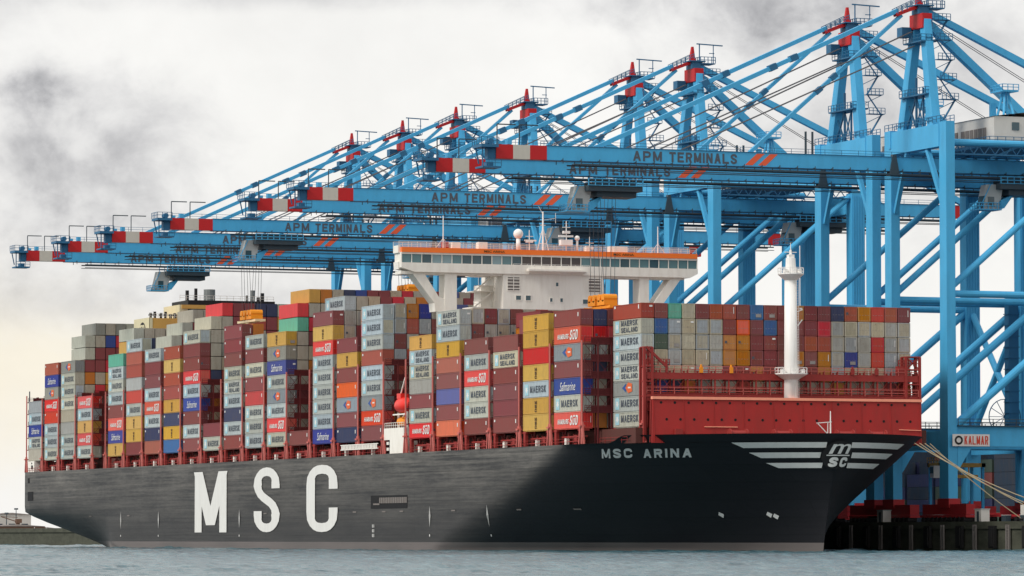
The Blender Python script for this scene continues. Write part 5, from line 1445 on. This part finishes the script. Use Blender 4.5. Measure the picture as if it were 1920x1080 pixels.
# small workers' shelters and gear on the quay edge
for x, y, c, lab in ((4.5, 66.3, 'house_white', 'small white gear cabin beside the nearest crane leg'), (-33, 65.8, 'house_white', 'small white gear cabin just right of the bow'),):
    root = empty('gear_cabin', (x, y, QZ)); tag(root, lab, 'cabin')
    w = MB(); w.box((-1.2, -.8, 0), (1.2, .8, 2.2)); w.build('wall', c, root)
    w = MB(); w.box((-1.3, -.9, 2.2), (1.3, .9, 2.35)); w.build('roof', 'cab_grey', root)
    w = MB(); w.box((-.4, -.84, .1), (.4, -.8, 1.9)); w.build('door', 'steel_dark', root)

# ------------------------------------------------------------------ far shore on the left
w = MB(); rs = random.Random(3)
xs_ = [i*7.0 for i in range(130)]
prev = None
for i, s_ in enumerate(xs_):
    h = 2.6+rs.uniform(-.25, .25)
    w.hexa([(-1280, -380+s_, -1), (-1270, -380+s_, -1), (-1270, -373+s_, -1), (-1280, -373+s_, -1)], [(-1279, -380+s_, h), (-1274, -380+s_, h), (-1274, -373+s_, h), (-1279, -373+s_, h)])
tag(w.build('breakwater_shore', 'rock'), kind='structure')
far = [('rust brown storage shed low on the far shore at left edge', 'shed'), ]
def shed(x, y, lx, ly, h, mat, label, name='storage_shed', cat='shed'):
    root = empty(name, (x, y, 2.4)); tag(root, label, cat)
    m = MB(); m.box((-lx/2, -ly/2, 0), (lx/2, ly/2, h)); m.build('wall', mat, root)
    m = MB(); m.hexa([(-lx/2-.4, -ly/2-.4, h), (lx/2+.4, -ly/2-.4, h), (lx/2+.4, ly/2+.4, h), (-lx/2-.4, ly/2+.4, h)], [(-lx/2, -.3, h+.8), (lx/2, -.3, h+.8), (lx/2, .3, h+.8), (-lx/2, .3, h+.8)]); m.build('roof', 'grille_grey', root)
    for k in range(3):
        m = MB(); m.box((lx/2, -ly/2+(k+.5)*ly/3-1.5, 0), (lx/2+.1, -ly/2+(k+.5)*ly/3+1.5, h*.6)); m.build('door', 'steel_dark', root)
DOM = -1300
def yy(px, X=DOM):  # bearing of the far shore buildings
    a = yaw - math.atan((px-960)/8532.5); return LYc+(X-LXc)*math.tan(a)
shed(DOM, yy(25), 30, 22, 5.0, 'tank_rust', 'long rust brown shed on the far shore at the left edge')
shed(DOM-6, yy(66), 30, 14, 4.2, 'tank_rust', 'shorter rust brown shed on the far shore left of the stern')
shed(DOM-30, yy(48), 14, 18, 10.5, 'house_white', 'pale grey industrial building behind the brown sheds', 'industrial_building', 'building')
shed(DOM-40, yy(8), 14, 9, 9.5, 'cab_grey', 'small grey building at the far left edge of the shore', 'industrial_building', 'building')
for px, h, lab in ((24, 11, 'thin light mast on the far shore near the left edge'), (42, 13, 'thin light mast on the far shore closest to the stern')):
    lamp_post((DOM-10, yy(px), 2.4), h, lab)
root = empty('harbour_crane', (DOM-5, yy(40), 2.4)); tag(root, 'small rust brown harbour crane low on the far shore left of the stern', 'crane')
m = MB(); m.box((-.8, -.8, 0), (.8, .8, 7)); m.build('tower', 'tank_rust', root)
m = MB(); m.bar((0, 0, 7), (0, -8, 9.5), .4); m.bar((0, 0, 9), (0, -8, 9.5), .2); m.build('jib', 'tank_rust', root)
m = MB(); m.box((-1.2, -1, 6.6), (1.2, 1.6, 8.4)); m.build('cab', 'tank_rust', root)
# workboats against the breakwater
def boat(px, X, L, mat, label):
    root = empty('work_boat', (X, yy(px, X), 0)); tag(root, label, 'boat')
    m = MB(); m.hexa([(-2, -L/2+1, -.4), (2, -L/2+1, -.4), (2, L/2-2.5, -.4), (-2, L/2-2.5, -.4)], [(-2.5, -L/2, 1.6), (2.5, -L/2, 1.6), (1.2, L/2, 2.0), (-1.2, L/2, 2.0)]); m.build('hull', mat, root)
    m = MB(); m.box((-1.6, -L/4, 1.6), (1.6, L/8, 4.0)); c = m.build('wheelhouse', 'house_white', root)
    m = MB(); m.box((1.6, -L/4+.3, 2.8), (1.65, L/8-.3, 3.6)); m.build('window', 'glass_dark', c)
    m = MB(); m.tube((0, 0, 4), (0, 0, 7), .1, seg=6); m.build('mast', 'mast_white', root)
boat(66, -1255, 11, 'crane_red_dull', 'small red hulled workboat moored by the far breakwater left of the stern')
boat(88, -1250, 9, 'hull_paint', 'small dark workboat with white wheelhouse nearest the ship stern')
